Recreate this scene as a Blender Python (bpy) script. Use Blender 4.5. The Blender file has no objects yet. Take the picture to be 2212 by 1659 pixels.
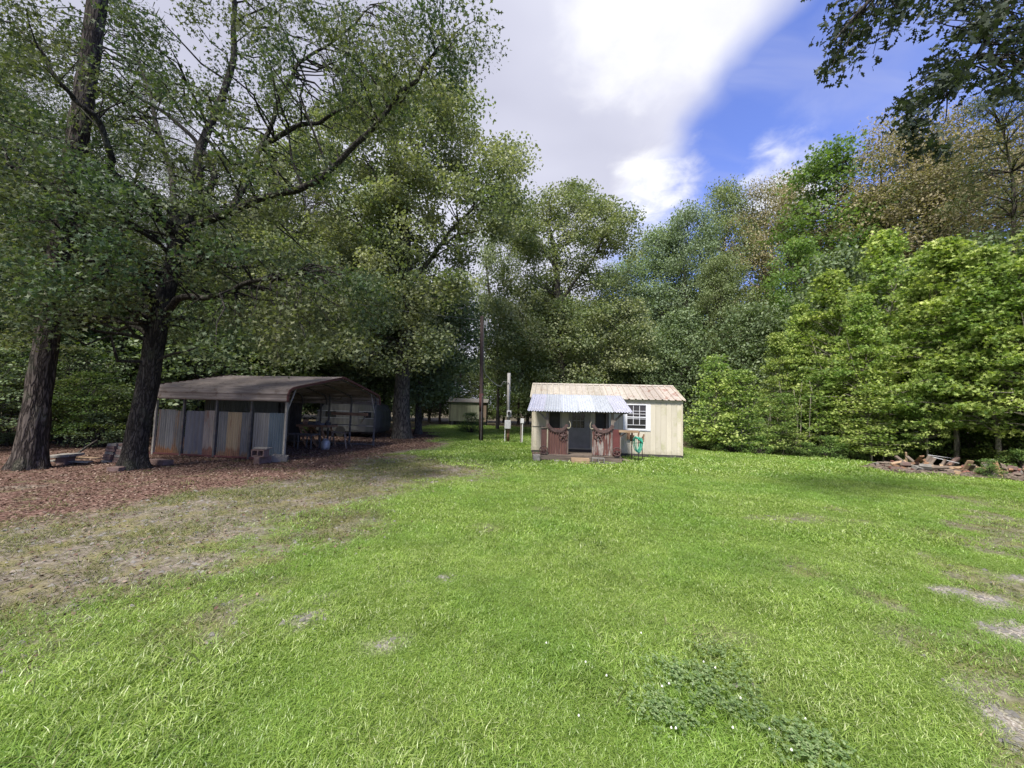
import bpy, math, random
import numpy as np
from mathutils import Vector, Matrix
R = math.radians
S = bpy.context.scene
COL = S.collection

# ------------------------------------------------------------------ camera
EYE = 1.7; FPX = 831.0; CX = 1106.0; CY = 829.5
PITCH = R(3.83); ROLL = R(1.5)
cd = bpy.data.cameras.new('camera'); cam = bpy.data.objects.new('camera', cd); COL.objects.link(cam)
cd.sensor_fit = 'HORIZONTAL'; cd.sensor_width = 36.0; cd.lens = 36.0*FPX/2212.0
cd.clip_start = 0.05; cd.clip_end = 3000
cF = Vector((0, math.cos(PITCH), math.sin(PITCH))); r0 = Vector((1, 0, 0)); u0 = Vector((0, -math.sin(PITCH), math.cos(PITCH)))
cR = r0*math.cos(ROLL)+u0*math.sin(ROLL); cU = -r0*math.sin(ROLL)+u0*math.cos(ROLL)
cam.matrix_world = Matrix(((cR.x, cU.x, -cF.x, 0), (cR.y, cU.y, -cF.y, 0), (cR.z, cU.z, -cF.z, EYE), (0, 0, 0, 1)))
S.camera = cam
nF, nR_, nU = np.array(cF), np.array(cR), np.array(cU)
def ray(px, py): return nF+nR_*((px-CX)/FPX)+nU*((CY-py)/FPX)
def gnd(px, py, z=0.0):                       # where a sight line meets the ground
    d = ray(px, py); return np.array([0, 0, EYE])+d*((z-EYE)/d[2])
def at(px, py, Y):                            # the point at depth Y on a sight line
    d = ray(px, py); return np.array([0, 0, EYE])+d*(Y/d[1])

# ------------------------------------------------------------------ world and sun
SUN_EL, SUN_AZ = R(56), R(205)      # azimuth clockwise from +Y
W = bpy.data.worlds.new('World'); S.world = W; W.use_nodes = True
wn, wl = W.node_tree.nodes, W.node_tree.links
wn.clear()
def N(nt, t, **k):
    n = nt.nodes.new(t)
    for a, b in k.items(): setattr(n, a, b)
    return n
def mth(nt, op, a, b=None, c=None, clamp=False):
    n = nt.nodes.new('ShaderNodeMath'); n.operation = op; n.use_clamp = clamp
    for i, v in enumerate((a, b, c)):
        if v is None: continue
        if isinstance(v, (int, float)): n.inputs[i].default_value = v
        else: nt.links.new(v, n.inputs[i])
    return n.outputs[0]
def mixc(nt, f, a, b, mode='MIX'):
    n = nt.nodes.new('ShaderNodeMix'); n.data_type = 'RGBA'; n.blend_type = mode
    for s, v in ((0, f), (6, a), (7, b)):
        if isinstance(v, (int, float)): n.inputs[s].default_value = v
        elif isinstance(v, tuple): n.inputs[s].default_value = v if len(v) == 4 else v+(1,)
        else: nt.links.new(v, n.inputs[s])
    return n.outputs[2]
def ramp(nt, f, stops, interp='LINEAR'):
    n = nt.nodes.new('ShaderNodeValToRGB'); n.color_ramp.interpolation = interp
    e = n.color_ramp.elements
    while len(e) < len(stops): e.new(0.5)
    for q, (p, c) in zip(e, stops):
        q.position = p; q.color = (c, c, c, 1) if isinstance(c, (int, float)) else tuple(c)+(1,)
    nt.links.new(f, n.inputs[0]); return n.outputs[0]
def noise(nt, vec, scale, detail=4, rough=.55, dist=0.0, dim='3D'):
    n = nt.nodes.new('ShaderNodeTexNoise'); n.noise_dimensions = dim
    n.inputs['Scale'].default_value = scale; n.inputs['Detail'].default_value = detail
    n.inputs['Roughness'].default_value = rough; n.inputs['Distortion'].default_value = dist
    if vec is not None: nt.links.new(vec, n.inputs['Vector'])
    return n.outputs[0]
def sstep(nt, v, a, b):
    n = nt.nodes.new('ShaderNodeMapRange'); n.interpolation_type = 'SMOOTHSTEP'
    nt.links.new(v, n.inputs[0]); n.inputs[1].default_value = a; n.inputs[2].default_value = b
    return n.outputs[0]
wt = W.node_tree
sky = N(wt, 'ShaderNodeTexSky', sky_type='NISHITA'); sky.sun_disc = False
sky.sun_elevation = SUN_EL; sky.sun_rotation = SUN_AZ
sky.air_density = 1.0; sky.dust_density = 0.4; sky.ozone_density = 2.5
tc = N(wt, 'ShaderNodeTexCoord'); DIR = tc.outputs['Generated']
def dot(v):
    n = N(wt, 'ShaderNodeVectorMath', operation='DOT_PRODUCT'); wl.new(DIR, n.inputs[0]); n.inputs[1].default_value = tuple(v); return n.outputs['Value']
sep = N(wt, 'ShaderNodeSeparateXYZ'); wl.new(DIR, sep.inputs[0])
zz = mth(wt, 'ADD', mth(wt, 'MAXIMUM', sep.outputs[2], 0.0), 0.22)
cmb = N(wt, 'ShaderNodeCombineXYZ'); wl.new(mth(wt, 'DIVIDE', sep.outputs[0], zz), cmb.inputs[0]); wl.new(mth(wt, 'DIVIDE', sep.outputs[1], zz), cmb.inputs[1])
PL = cmb.outputs[0]
nb = noise(wt, PL, 1.6, 5, .45, .2); nf = noise(wt, PL, 4.5, 6, .5, .2)
def mapv(vec, rot=0, sc=(1, 1, 1), loc=(0, 0, 0)):
    m = N(wt, 'ShaderNodeMapping'); wl.new(vec, m.inputs[0]); m.inputs['Rotation'].default_value = (0, 0, rot); m.inputs['Scale'].default_value = sc; m.inputs['Location'].default_value = loc
    return m.outputs[0]
nw = noise(wt, mapv(PL, R(-38), (1.0, 2.6, 1)), 1.3, 5, .5, .4)
a_, b_ = ray(1690, 0), ray(1400, 500)
nrm = np.cross(b_, a_); nrm /= np.linalg.norm(nrm)
if nrm @ ray(1200, 150) < 0: nrm = -nrm
edge = mth(wt, 'ADD', dot(nrm), mth(wt, 'ADD', mth(wt, 'MULTIPLY', mth(wt, 'SUBTRACT', nb, .5), .62), mth(wt, 'MULTIPLY', mth(wt, 'SUBTRACT', nf, .5), .10)))
big = sstep(wt, edge, -.09, .06)
nx2 = noise(wt, PL, 11, 6, .6, .3)
def spot(px, py, rad, s=.5):
    d = ray(px, py); d = d/np.linalg.norm(d)
    v = mth(wt, 'SUBTRACT', 1.0, dot(d))                      # ~ angle^2/2
    v = mth(wt, 'ADD', mth(wt, 'DIVIDE', v, rad*rad/2), mth(wt, 'ADD', mth(wt, 'MULTIPLY', mth(wt, 'SUBTRACT', nf, .5), 3.2), mth(wt, 'MULTIPLY', mth(wt, 'SUBTRACT', nx2, .5), 1.8)))
    return mth(wt, 'MULTIPLY', mth(wt, 'SUBTRACT', 1.0, sstep(wt, v, -.3, 1.6)), s)
wisp = mth(wt, 'MULTIPLY', sstep(wt, nw, .50, .85), .55)
cl = mth(wt, 'MAXIMUM', big, wisp)
for q in ((1700, 395, .085, 1.0), (1420, 410, .10, 1.0), (1930, 160, .13, .2)):
    cl = mth(wt, 'MAXIMUM', cl, spot(*q))
shade = noise(wt, mapv(PL, R(-25), (1, 1.5, 1), (7, 7, 0)), 1.05, 4, .42, .2)
ccol = ramp(wt, shade, [(.36, (.50, .51, .63)), (.50, (.60, .61, .73)), (.62, (.74, .75, .86)), (.80, (1.03, 1.03, 1.07))])
bright = mth(wt, 'MAXIMUM', mth(wt, 'MAXIMUM', spot(1425, 415, .10, .75), spot(1700, 385, .10, 1.0)), spot(1420, -30, .17, .5))
ccol = mixc(wt, bright, ccol, (1.08, 1.08, 1.08))
csc = N(wt, 'ShaderNodeVectorMath', operation='SCALE'); wl.new(ccol, csc.inputs[0]); csc.inputs['Scale'].default_value = 5.7
skyt = mixc(wt, 1.0, sky.outputs[0], (1.0, .95, 1.42), 'MULTIPLY')
fin = mixc(wt, cl, skyt, csc.outputs[0])
bg = N(wt, 'ShaderNodeBackground'); wl.new(fin, bg.inputs[0]); bg.inputs[1].default_value = 0.10
out = N(wt, 'ShaderNodeOutputWorld'); wl.new(bg.outputs[0], out.inputs[0])

sd = bpy.data.lights.new('sun', 'SUN'); sun = bpy.data.objects.new('sun', sd); COL.objects.link(sun)
sd.energy = 4.2; sd.angle = R(10); sd.color = (1.0, .95, .86)
sdir = Vector((math.sin(SUN_AZ)*math.cos(SUN_EL), math.cos(SUN_AZ)*math.cos(SUN_EL), math.sin(SUN_EL)))
sun.rotation_euler = sdir.to_track_quat('Z', 'Y').to_euler(); sun.location = (0, 0, 30)

S.view_settings.view_transform = 'Standard'; S.view_settings.look = 'None'
S.view_settings.exposure = 1.08; S.view_settings.gamma = 1.0; S.view_settings.use_curve_mapping = False
S.render.engine = 'CYCLES'
S.cycles.max_bounces = 6; S.cycles.diffuse_bounces = 3; S.cycles.glossy_bounces = 2; S.cycles.transmission_bounces = 4
S.cycles.use_denoising = True; S.cycles.denoiser = 'OPENIMAGEDENOISE'; S.cycles.denoising_input_passes = 'RGB_ALBEDO_NORMAL'; S.cycles.denoising_prefilter = 'ACCURATE'
S.cycles.sample_clamp_indirect = 4

# ------------------------------------------------------------------ helpers
rng = np.random.default_rng(7)
random.seed(7)
def tag(o, label=None, cat=None, group=None, kind=None):
    if label: o['label'] = label
    if cat: o['category'] = cat
    if group: o['group'] = group
    if kind: o['kind'] = kind
    return o
def empty(name, loc=(0, 0, 0), rz=0, label=None, cat=None, group=None):
    o = bpy.data.objects.new(name, None); COL.objects.link(o); o.location = loc; o.rotation_euler = (0, 0, rz)
    o.empty_display_size = .2
    return tag(o, label, cat, group)
def link(name, me, parent=None):
    o = bpy.data.objects.new(name, me); COL.objects.link(o)
    if parent: o.parent = parent
    return o
def copy_tree(o, parent=None):
    c = o.copy(); COL.objects.link(c); c.parent = parent
    for ch in [x for x in bpy.data.objects if x.parent == o]: copy_tree(ch, c)
    return c
class MB:
    def __init__(s): s.v = []; s.f = []
    def add(s, vs, fs):
        b = len(s.v); s.v += [tuple(map(float, q)) for q in vs]; s.f += [tuple(b+i for i in f) for f in fs]; return s
    def box(s, x0, x1, y0, y1, z0, z1):
        return s.add([(x0, y0, z0), (x1, y0, z0), (x1, y1, z0), (x0, y1, z0), (x0, y0, z1), (x1, y0, z1), (x1, y1, z1), (x0, y1, z1)],
                     [(0, 3, 2, 1), (4, 5, 6, 7), (0, 1, 5, 4), (1, 2, 6, 5), (2, 3, 7, 6), (3, 0, 4, 7)])
    def obox(s, c, size, M=None, j=0.0):          # box about c, turned by M, corners jittered by j
        M = M or Matrix.Identity(3); h = [a/2 for a in size]; vs = []
        for sx, sy, sz in ((-1, -1, -1), (1, -1, -1), (1, 1, -1), (-1, 1, -1), (-1, -1, 1), (1, -1, 1), (1, 1, 1), (-1, 1, 1)):
            p = M @ Vector((sx*h[0]+random.uniform(-j, j), sy*h[1]+random.uniform(-j, j), sz*h[2]+random.uniform(-j, j)))
            vs.append((c[0]+p.x, c[1]+p.y, c[2]+p.z))
        return s.add(vs, [(0, 3, 2, 1), (4, 5, 6, 7), (0, 1, 5, 4), (1, 2, 6, 5), (2, 3, 7, 6), (3, 0, 4, 7)])
    def bar(s, a, b, w, t):                       # square bar from a to b
        a, b = Vector(a), Vector(b); d = b-a; q = d.to_track_quat('Z', 'Y').to_matrix()
        return s.obox((a+b)/2, (w, t, d.length), q)
    def tube(s, pts, r, n=8, cap=True):
        V, F = tube_np(np.array(pts, float), np.full(len(pts), r) if np.isscalar(r) else np.array(r), n)
        b = len(s.v); s.v += [tuple(q) for q in V.tolist()]; s.f += [tuple(int(b+i) for i in f) for f in F]
        if cap:
            s.f.append(tuple(b+i for i in range(n))[::-1]); m = b+(len(pts)-1)*n; s.f.append(tuple(m+i for i in range(n)))
        return s
    def disc(s, c, r, nrm, n=20, t=.01):
        nrm = Vector(nrm).normalized(); return s.tube([tuple(Vector(c)-nrm*t/2), tuple(Vector(c)+nrm*t/2)], r, n)
    def ring(s, c, R_, r, ax, n=24, m=6, a0=0, a1=2*math.pi, ):
        u, v = ax; u, v = Vector(u), Vector(v)
        return s.tube([tuple(Vector(c)+u*(R_*math.cos(a))+v*(R_*math.sin(a))) for a in np.linspace(a0, a1, n)], r, m)
    def build(s, name, mat, parent=None, smooth=False, bevel=0):
        me = bpy.data.meshes.new(name); me.from_pydata(s.v, [], s.f); me.materials.append(mat)
        if smooth: me.polygons.foreach_set('use_smooth', [True]*len(me.polygons))
        o = link(name, me, parent)
        if bevel:
            m = o.modifiers.new('bevel', 'BEVEL'); m.width = bevel; m.segments = 2; m.limit_method = 'ANGLE'
        return o
def tube_np(P, rad, n):
    T = np.gradient(P, axis=0) if len(P) > 2 else np.repeat((P[-1]-P[0])[None], len(P), 0)
    T /= np.linalg.norm(T, axis=1, keepdims=True)+1e-9
    ref = np.array([0.31, .95, 0.05]) if abs(T[:, 2]).mean() > .6 else np.array([0, .05, 1.0])
    A = np.cross(T, ref); A /= np.linalg.norm(A, axis=1, keepdims=True)+1e-9; B = np.cross(T, A)
    th = np.arange(n)*2*math.pi/n
    V = P[:, None, :]+rad[:, None, None]*(np.cos(th)[None, :, None]*A[:, None, :]+np.sin(th)[None, :, None]*B[:, None, :])
    i = np.arange(len(P)-1)[:, None]*n; k = np.arange(n)[None, :]; k2 = (k+1) % n
    F = np.stack([i+k, i+k2, i+n+k2, i+n+k], -1).reshape(-1, 4)
    return V.reshape(-1, 3), F
def np_mesh(name, V, F, mat, tone=None, smooth=False):        # F: (m,k) faces of equal size
    me = bpy.data.meshes.new(name); m, k = F.shape
    me.vertices.add(len(V)); me.vertices.foreach_set('co', np.ascontiguousarray(V, np.float32).ravel())
    me.loops.add(m*k); me.loops.foreach_set('vertex_index', np.ascontiguousarray(F, np.int32).ravel())
    me.polygons.add(m); me.polygons.foreach_set('loop_start', np.arange(m, dtype=np.int32)*k)
    try: me.polygons.foreach_set('loop_total', np.full(m, k, np.int32))
    except Exception: pass
    if smooth: me.polygons.foreach_set('use_smooth', np.ones(m, bool))
    me.materials.append(mat); me.update(calc_edges=True)
    if tone is not None:
        at_ = me.attributes.new('tone', 'FLOAT', 'FACE'); at_.data.foreach_set('value', np.asarray(tone, np.float32))
    return me
_vg = {}
def vnoise(x, y, scale, seed=0):
    g = _vg.setdefault(seed, np.random.default_rng(100+seed).random((256, 256)))
    x = np.asarray(x)/scale+1000.3; y = np.asarray(y)/scale+1000.7
    i, j = np.floor(x).astype(int), np.floor(y).astype(int); fx, fy = x-i, y-j
    fx = fx*fx*(3-2*fx); fy = fy*fy*(3-2*fy)
    g00, g10, g01, g11 = g[i % 256, j % 256], g[(i+1) % 256, j % 256], g[i % 256, (j+1) % 256], g[(i+1) % 256, (j+1) % 256]
    return (g00*(1-fx)+g10*fx)*(1-fy)+(g01*(1-fx)+g11*fx)*fy
def fbm(x, y, scale, seed=0):
    return (vnoise(x, y, scale, seed)+.5*vnoise(x, y, scale/2, seed+1)+.25*vnoise(x, y, scale/4, seed+2))/1.75
def sdpoly(x, y, P):                              # signed distance, positive inside
    P = np.array(P, float)[:, :2]; Q = np.roll(P, -1, 0); d = np.full(x.shape, 1e9); ins = np.zeros(x.shape, bool)
    for (ax, ay), (bx, by) in zip(P, Q):
        ex, ey = bx-ax, by-ay; t = np.clip(((x-ax)*ex+(y-ay)*ey)/(ex*ex+ey*ey+1e-9), 0, 1)
        d = np.minimum(d, np.hypot(x-ax-t*ex, y-ay-t*ey))
        c = (ay > y) != (by > y); ins ^= c & (x < (bx-ax)*(y-ay)/(by-ay+1e-12)+ax)
    return np.where(ins, d, -d)
def sm(v, a, b): t = np.clip((v-a)/(b-a), 0, 1); return t*t*(3-2*t)

# ------------------------------------------------------------------ materials
MATS = {}
def base_mat(name):
    m = bpy.data.materials.new(name); m.use_nodes = True; MATS[name] = m
    nt = m.node_tree; return m, nt, nt.nodes['Principled BSDF']
def mat(name, c1, c2, scale=6, rough=.8, bump=.2, stretch=(1, 1, 1), metal=0, c3=None, lo=.35, hi=.65, vary=.25, spec=.3, dirt=None, bdist=.01, zgrime=0):
    m, nt, P = base_mat(name)
    t = N(nt, 'ShaderNodeTexCoord'); oi = N(nt, 'ShaderNodeObjectInfo')
    off = N(nt, 'ShaderNodeVectorMath', operation='SCALE'); nt.links.new(oi.outputs['Random'], off.inputs['Scale']); off.inputs[0].default_value = (37, 53, 71)
    ad = N(nt, 'ShaderNodeVectorMath', operation='ADD'); nt.links.new(t.outputs['Object'], ad.inputs[0]); nt.links.new(off.outputs[0], ad.inputs[1])
    mp = N(nt, 'ShaderNodeMapping'); nt.links.new(ad.outputs[0], mp.inputs[0]); mp.inputs['Scale'].default_value = stretch
    n1 = noise(nt, mp.outputs[0], scale, 6, .6)
    stops = [(lo, c1), (hi, c2)] if c3 is None else [(lo, c1), ((lo+hi)/2, c2), (hi, c3)]
    c = ramp(nt, n1, stops)
    if dirt:                                      # (colour, scale, threshold)
        n2 = noise(nt, ad.outputs[0], dirt[1], 7, .65); c = mixc(nt, sstep(nt, n2, dirt[2], dirt[2]+.14), c, dirt[0])
    if zgrime:                                    # mud splashed up from the ground
        sz_ = N(nt, 'ShaderNodeSeparateXYZ'); nt.links.new(t.outputs['Object'], sz_.inputs[0])
        zf = mth(nt, 'ADD', mth(nt, 'MULTIPLY', sz_.outputs[2], -1.6), mth(nt, 'MULTIPLY', noise(nt, ad.outputs[0], 7, 6, .7), 1.5)); c = mixc(nt, mth(nt, 'MULTIPLY', sstep(nt, zf, .1, .9), zgrime), c, (.17, .15, .09))
    if vary:
        v = mth(nt, 'ADD', 1-vary/2, mth(nt, 'MULTIPLY', oi.outputs['Random'], vary))
        vc = N(nt, 'ShaderNodeCombineXYZ')
        for i in range(3): nt.links.new(v, vc.inputs[i])
        c = mixc(nt, 1.0, c, vc.outputs[0], 'MULTIPLY')
    nt.links.new(c, P.inputs['Base Color']); P.inputs['Roughness'].default_value = rough
    P.inputs['Metallic'].default_value = metal; P.inputs['Specular IOR Level'].default_value = spec
    if bump:
        b = N(nt, 'ShaderNodeBump'); b.inputs['Strength'].default_value = bump; b.inputs['Distance'].default_value = bdist
        nt.links.new(noise(nt, mp.outputs[0], scale*4, 6, .65), b.inputs['Height']); nt.links.new(b.outputs[0], P.inputs['Normal'])
    return m
def leaf_mat(name, cols, trans=.35, rough=.55, spec=.22, patch=0.0, patchcol=None, pscale=.5, mottle=0, mottle_amt=1.1):
    m, nt, P = base_mat(name)
    a = N(nt, 'ShaderNodeAttribute', attribute_name='tone'); oi = N(nt, 'ShaderNodeObjectInfo')
    c = ramp(nt, a.outputs['Fac'], [(i/(len(cols)-1), q) for i, q in enumerate(cols)])
    if patchcol:
        g = N(nt, 'ShaderNodeNewGeometry'); c = mixc(nt, mth(nt, 'MULTIPLY', sstep(nt, noise(nt, g.outputs['Position'], pscale, 4, .6), .42, .62), patch), c, patchcol)
    rnd = mth(nt, 'MULTIPLY', oi.outputs['Random'], .3)
    if mottle:
        g2 = N(nt, 'ShaderNodeNewGeometry'); rnd = mth(nt, 'MULTIPLY', noise(nt, g2.outputs['Position'], mottle, 5, .65), mottle_amt); 
    v = mth(nt, 'ADD', .85 if not mottle else 1-mottle_amt/2, rnd); vc = N(nt, 'ShaderNodeCombineXYZ')
    for i in range(3): nt.links.new(v, vc.inputs[i])
    c = mixc(nt, 1.0, c, vc.outputs[0], 'MULTIPLY')
    nt.links.new(c, P.inputs['Base Color']); P.inputs['Roughness'].default_value = rough; P.inputs['Specular IOR Level'].default_value = spec
    tr = N(nt, 'ShaderNodeBsdfTranslucent'); nt.links.new(mixc(nt, 1.0, c, (1.25, 1.35, .6), 'MULTIPLY'), tr.inputs[0])
    ms = N(nt, 'ShaderNodeMixShader'); ms.inputs[0].default_value = trans
    nt.links.new(P.outputs[0], ms.inputs[1]); nt.links.new(tr.outputs[0], ms.inputs[2])
    nt.links.new(ms.outputs[0], nt.nodes['Material Output'].inputs[0])
    return m
def bark_mat(name, c1, c2, scale=9, bump=.9):
    m, nt, P = base_mat(name)
    t = N(nt, 'ShaderNodeTexCoord'); mp = N(nt, 'ShaderNodeMapping'); nt.links.new(t.outputs['Object'], mp.inputs[0]); mp.inputs['Scale'].default_value = (1, 1, .2)
    n1 = noise(nt, mp.outputs[0], scale, 6, .65, .6)
    wv = N(nt, 'ShaderNodeVectorMath', operation='MULTIPLY_ADD'); nn_ = N(nt, 'ShaderNodeTexNoise'); nt.links.new(mp.outputs[0], nn_.inputs['Vector']); nn_.inputs['Scale'].default_value = scale*.8; nn_.inputs['Detail'].default_value = 4; nt.links.new(nn_.outputs['Color'], wv.inputs[0]); wv.inputs[1].default_value = (.28, .28, .28); nt.links.new(mp.outputs[0], wv.inputs[2])
    v = N(nt, 'ShaderNodeTexVoronoi', feature='DISTANCE_TO_EDGE'); nt.links.new(wv.outputs[0], v.inputs['Vector']); v.inputs['Scale'].default_value = scale*1.5
    h = mth(nt, 'ADD', mth(nt, 'MULTIPLY', n1, .6), mth(nt, 'MINIMUM', mth(nt, 'MULTIPLY', v.outputs[0], 2.2), .5))
    c = ramp(nt, h, [(.3, tuple(q*.45 for q in c1)), (.5, c1), (.85, c2)])
    c = mixc(nt, mth(nt, 'MULTIPLY', sstep(nt, noise(nt, t.outputs['Object'], 2.0, 4), .5, .72), .35), c, (.075, .09, .055))
    nt.links.new(c, P.inputs['Base Color']); P.inputs['Roughness'].default_value = .92; P.inputs['Specular IOR Level'].default_value = .15
    b = N(nt, 'ShaderNodeBump'); b.inputs['Strength'].default_value = bump; b.inputs['Distance'].default_value = .04
    nt.links.new(h, b.inputs['Height']); nt.links.new(b.outputs[0], P.inputs['Normal'])
    return m
def sheet_mat(name, c1, c2, rust, thr=.55, rough=.45, metal=.25, low=0, stain=3.0):     # corrugated iron: dull metal with rust
    m, nt, P = base_mat(name)
    t = N(nt, 'ShaderNodeTexCoord'); oi = N(nt, 'ShaderNodeObjectInfo')
    off = N(nt, 'ShaderNodeVectorMath', operation='SCALE'); nt.links.new(oi.outputs['Random'], off.inputs['Scale']); off.inputs[0].default_value = (37, 53, 71)
    ad = N(nt, 'ShaderNodeVectorMath', operation='ADD'); nt.links.new(t.outputs['Object'], ad.inputs[0]); nt.links.new(off.outputs[0], ad.inputs[1])
    mp = N(nt, 'ShaderNodeMapping'); nt.links.new(ad.outputs[0], mp.inputs[0]); mp.inputs['Scale'].default_value = (1, 1, .16)
    c = ramp(nt, noise(nt, mp.outputs[0], 9, 6, .65), [(.35, c1), (.65, c2)])
    r = noise(nt, mp.outputs[0], stain, 8, .68, .4)
    if low:
        s = N(nt, 'ShaderNodeSeparateXYZ'); nt.links.new(t.outputs['Object'], s.inputs[0])
        r = mth(nt, 'ADD', r, mth(nt, 'MULTIPLY', mth(nt, 'SUBTRACT', 1.0, sstep(nt, s.outputs[2], .05, low)), .22))
    f = sstep(nt, r, thr, thr+.12)
    c = mixc(nt, f, c, ramp(nt, noise(nt, ad.outputs[0], 22, 5), [(.35, tuple(q*.6 for q in rust)), (.7, rust)]))
    v = mth(nt, 'ADD', .82, mth(nt, 'MULTIPLY', oi.outputs['Random'], .36)); vc = N(nt, 'ShaderNodeCombineXYZ')
    for i in range(3): nt.links.new(v, vc.inputs[i])
    c = mixc(nt, 1.0, c, vc.outputs[0], 'MULTIPLY')
    nt.links.new(c, P.inputs['Base Color']); P.inputs['Roughness'].default_value = rough
    nt.links.new(mth(nt, 'MULTIPLY', mth(nt, 'SUBTRACT', 1.0, f), metal), P.inputs['Metallic'])
    b = N(nt, 'ShaderNodeBump'); b.inputs['Strength'].default_value = .25; b.inputs['Distance'].default_value = .006
    nt.links.new(noise(nt, ad.outputs[0], 14, 6, .6), b.inputs['Height']); nt.links.new(b.outputs[0], P.inputs['Normal'])
    return m

M = {}
M['siding'] = mat('cream_siding', (.42, .385, .315), (.48, .44, .365), 3.0, .7, .2, (1, 1, .18), vary=.16, dirt=((.37, .355, .24), 1.3, .54), lo=.3, hi=.55, zgrime=.55)
M['trim'] = mat('cream_trim', (.40, .36, .28), (.48, .44, .35), 4, .7, .1, vary=.05)
M['white'] = mat('white_paint', (.54, .55, .60), (.66, .67, .71), 5, .55, .08, vary=.05)
M['glass'] = mat('dark_glass', (.012, .013, .014), (.02, .021, .024), 3, .08, 0, vary=0, spec=.6)
M['roofA'] = sheet_mat('beige_roof_metal', (.27, .245, .21), (.38, .35, .305), (.25, .17, .12), .58, .5, .1)
M['roofB'] = sheet_mat('pinkish_roof_metal', (.27, .245, .215), (.38, .345, .305), (.26, .17, .135), .55, .5, .1)
M['roofC'] = sheet_mat('reddish_roof_metal', (.275, .235, .205), (.375, .33, .295), (.27, .155, .125), .51, .5, .1)
M['awn'] = sheet_mat('pale_galvanised_iron', (.38, .41, .47), (.54, .57, .63), (.16, .17, .20), .60, .38, .35, stain=8)
M['awn2'] = sheet_mat('lilac_galvanised_iron', (.39, .40, .49), (.54, .55, .65), (.18, .16, .20), .60, .38, .35, stain=8)
M['red'] = sheet_mat('red_rusty_iron', (.085, .032, .028), (.13, .052, .042), (.32, .29, .27), .455, .7, 0, stain=7)
M['red2'] = sheet_mat('brown_red_iron', (.08, .038, .032), (.13, .06, .05), (.32, .26, .22), .60, .7, 0, stain=7)
M['redp'] = mat('dark_red_paint', (.08, .024, .024), (.11, .034, .032), 6, .6, .1)
M['wood'] = mat('grey_weathered_wood', (.07, .055, .045), (.17, .135, .11), 5, .85, .4, (.35, 3, 3), dirt=((.05, .045, .035), 3, .6))
M['woodz'] = mat('grey_upright_wood', (.09, .075, .065), (.20, .17, .145), 5, .85, .4, (3, 3, .3))
M['tan'] = mat('tan_timber', (.22, .15, .095), (.34, .245, .16), 5, .8, .3, (.5, 3, 3), vary=.4)
M['brownw'] = mat('brown_timber', (.13, .075, .045), (.24, .14, .085), 5, .8, .3, (.5, 3, 3), vary=.3)
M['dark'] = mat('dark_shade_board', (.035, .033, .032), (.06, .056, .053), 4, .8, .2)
M['door'] = mat('grey_door_paint', (.20, .19, .175), (.27, .255, .235), 3, .5, .05, vary=0)
M['conc'] = mat('grey_concrete', (.12, .115, .108), (.22, .205, .19), 9, .9, .5, dirt=((.10, .10, .07), 3, .6))
M['concred'] = mat('reddish_paver', (.10, .068, .062), (.17, .115, .105), 9, .9, .5, dirt=((.09, .09, .06), 3, .6))
M['brick'] = mat('red_brick', (.12, .05, .04), (.20, .095, .075), 12, .9, .4, vary=.6, dirt=((.13, .12, .08), 4, .58))
M['iron'] = mat('rusty_cast_iron', (.045, .03, .03), (.10, .06, .055), 14, .75, .5)
M['horn'] = mat('bone_paint', (.26, .24, .17), (.38, .35, .26), 7, .6, .1)
M['galv'] = mat('galvanised_steel', (.22, .23, .24), (.34, .35, .37), 6, .5, .1, metal=.3)
M['steel'] = mat('dark_steel_tube', (.06, .06, .065), (.12, .115, .115), 6, .6, .1, metal=.2, dirt=((.13, .06, .035), 5, .58))
M['cream_tube'] = mat('pale_steel_tube', (.20, .19, .17), (.30, .28, .25), 6, .6, .1, dirt=((.10, .07, .05), 5, .58))
M['hose'] = mat('green_hose', (.02, .20, .13), (.04, .32, .22), 8, .4, .05)
M['hosel'] = mat('pale_green_hose', (.10, .36, .27), (.18, .48, .38), 8, .4, .05)
M['creo'] = mat('creosoted_pole', (.035, .026, .023), (.065, .045, .04), 6, .85, .4, (3, 3, .25))
M['creo_red'] = mat('reddish_pole_band', (.055, .022, .022), (.085, .034, .032), 6, .85, .3, (3, 3, .3))
M['polegrey'] = mat('grey_pole_wood', (.17, .165, .16), (.29, .28, .27), 6, .85, .4, (3, 3, .25))
M['meter'] = mat('grey_meter_box', (.36, .37, .38), (.46, .47, .48), 5, .5, .05)
M['pvc'] = mat('white_pvc', (.48, .49, .51), (.58, .58, .60), 4, .4, 0)
M['cable'] = mat('black_cable', (.02, .02, .02), (.03, .03, .03), 4, .6, 0)
M['cablep'] = mat('pale_cable', (.13, .135, .14), (.18, .185, .19), 4, .5, 0)
M['camper'] = mat('dirty_camper_paint', (.055, .058, .055), (.115, .115, .108), 2, .6, .1, (3, 3, .25), dirt=((.08, .085, .065), 2.5, .52))
M['rubber'] = mat('tyre_rubber', (.015, .015, .015), (.025, .025, .025), 6, .8, .2)
M['shed'] = mat('pale_shed_siding', (.17, .18, .13), (.24, .25, .185), 2.5, .75, .1, (2, 2, .2))
M['shedb'] = mat('brown_shed_siding', (.14, .10, .075), (.20, .15, .11), 2.5, .75, .1, (2, 2, .2))
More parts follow.
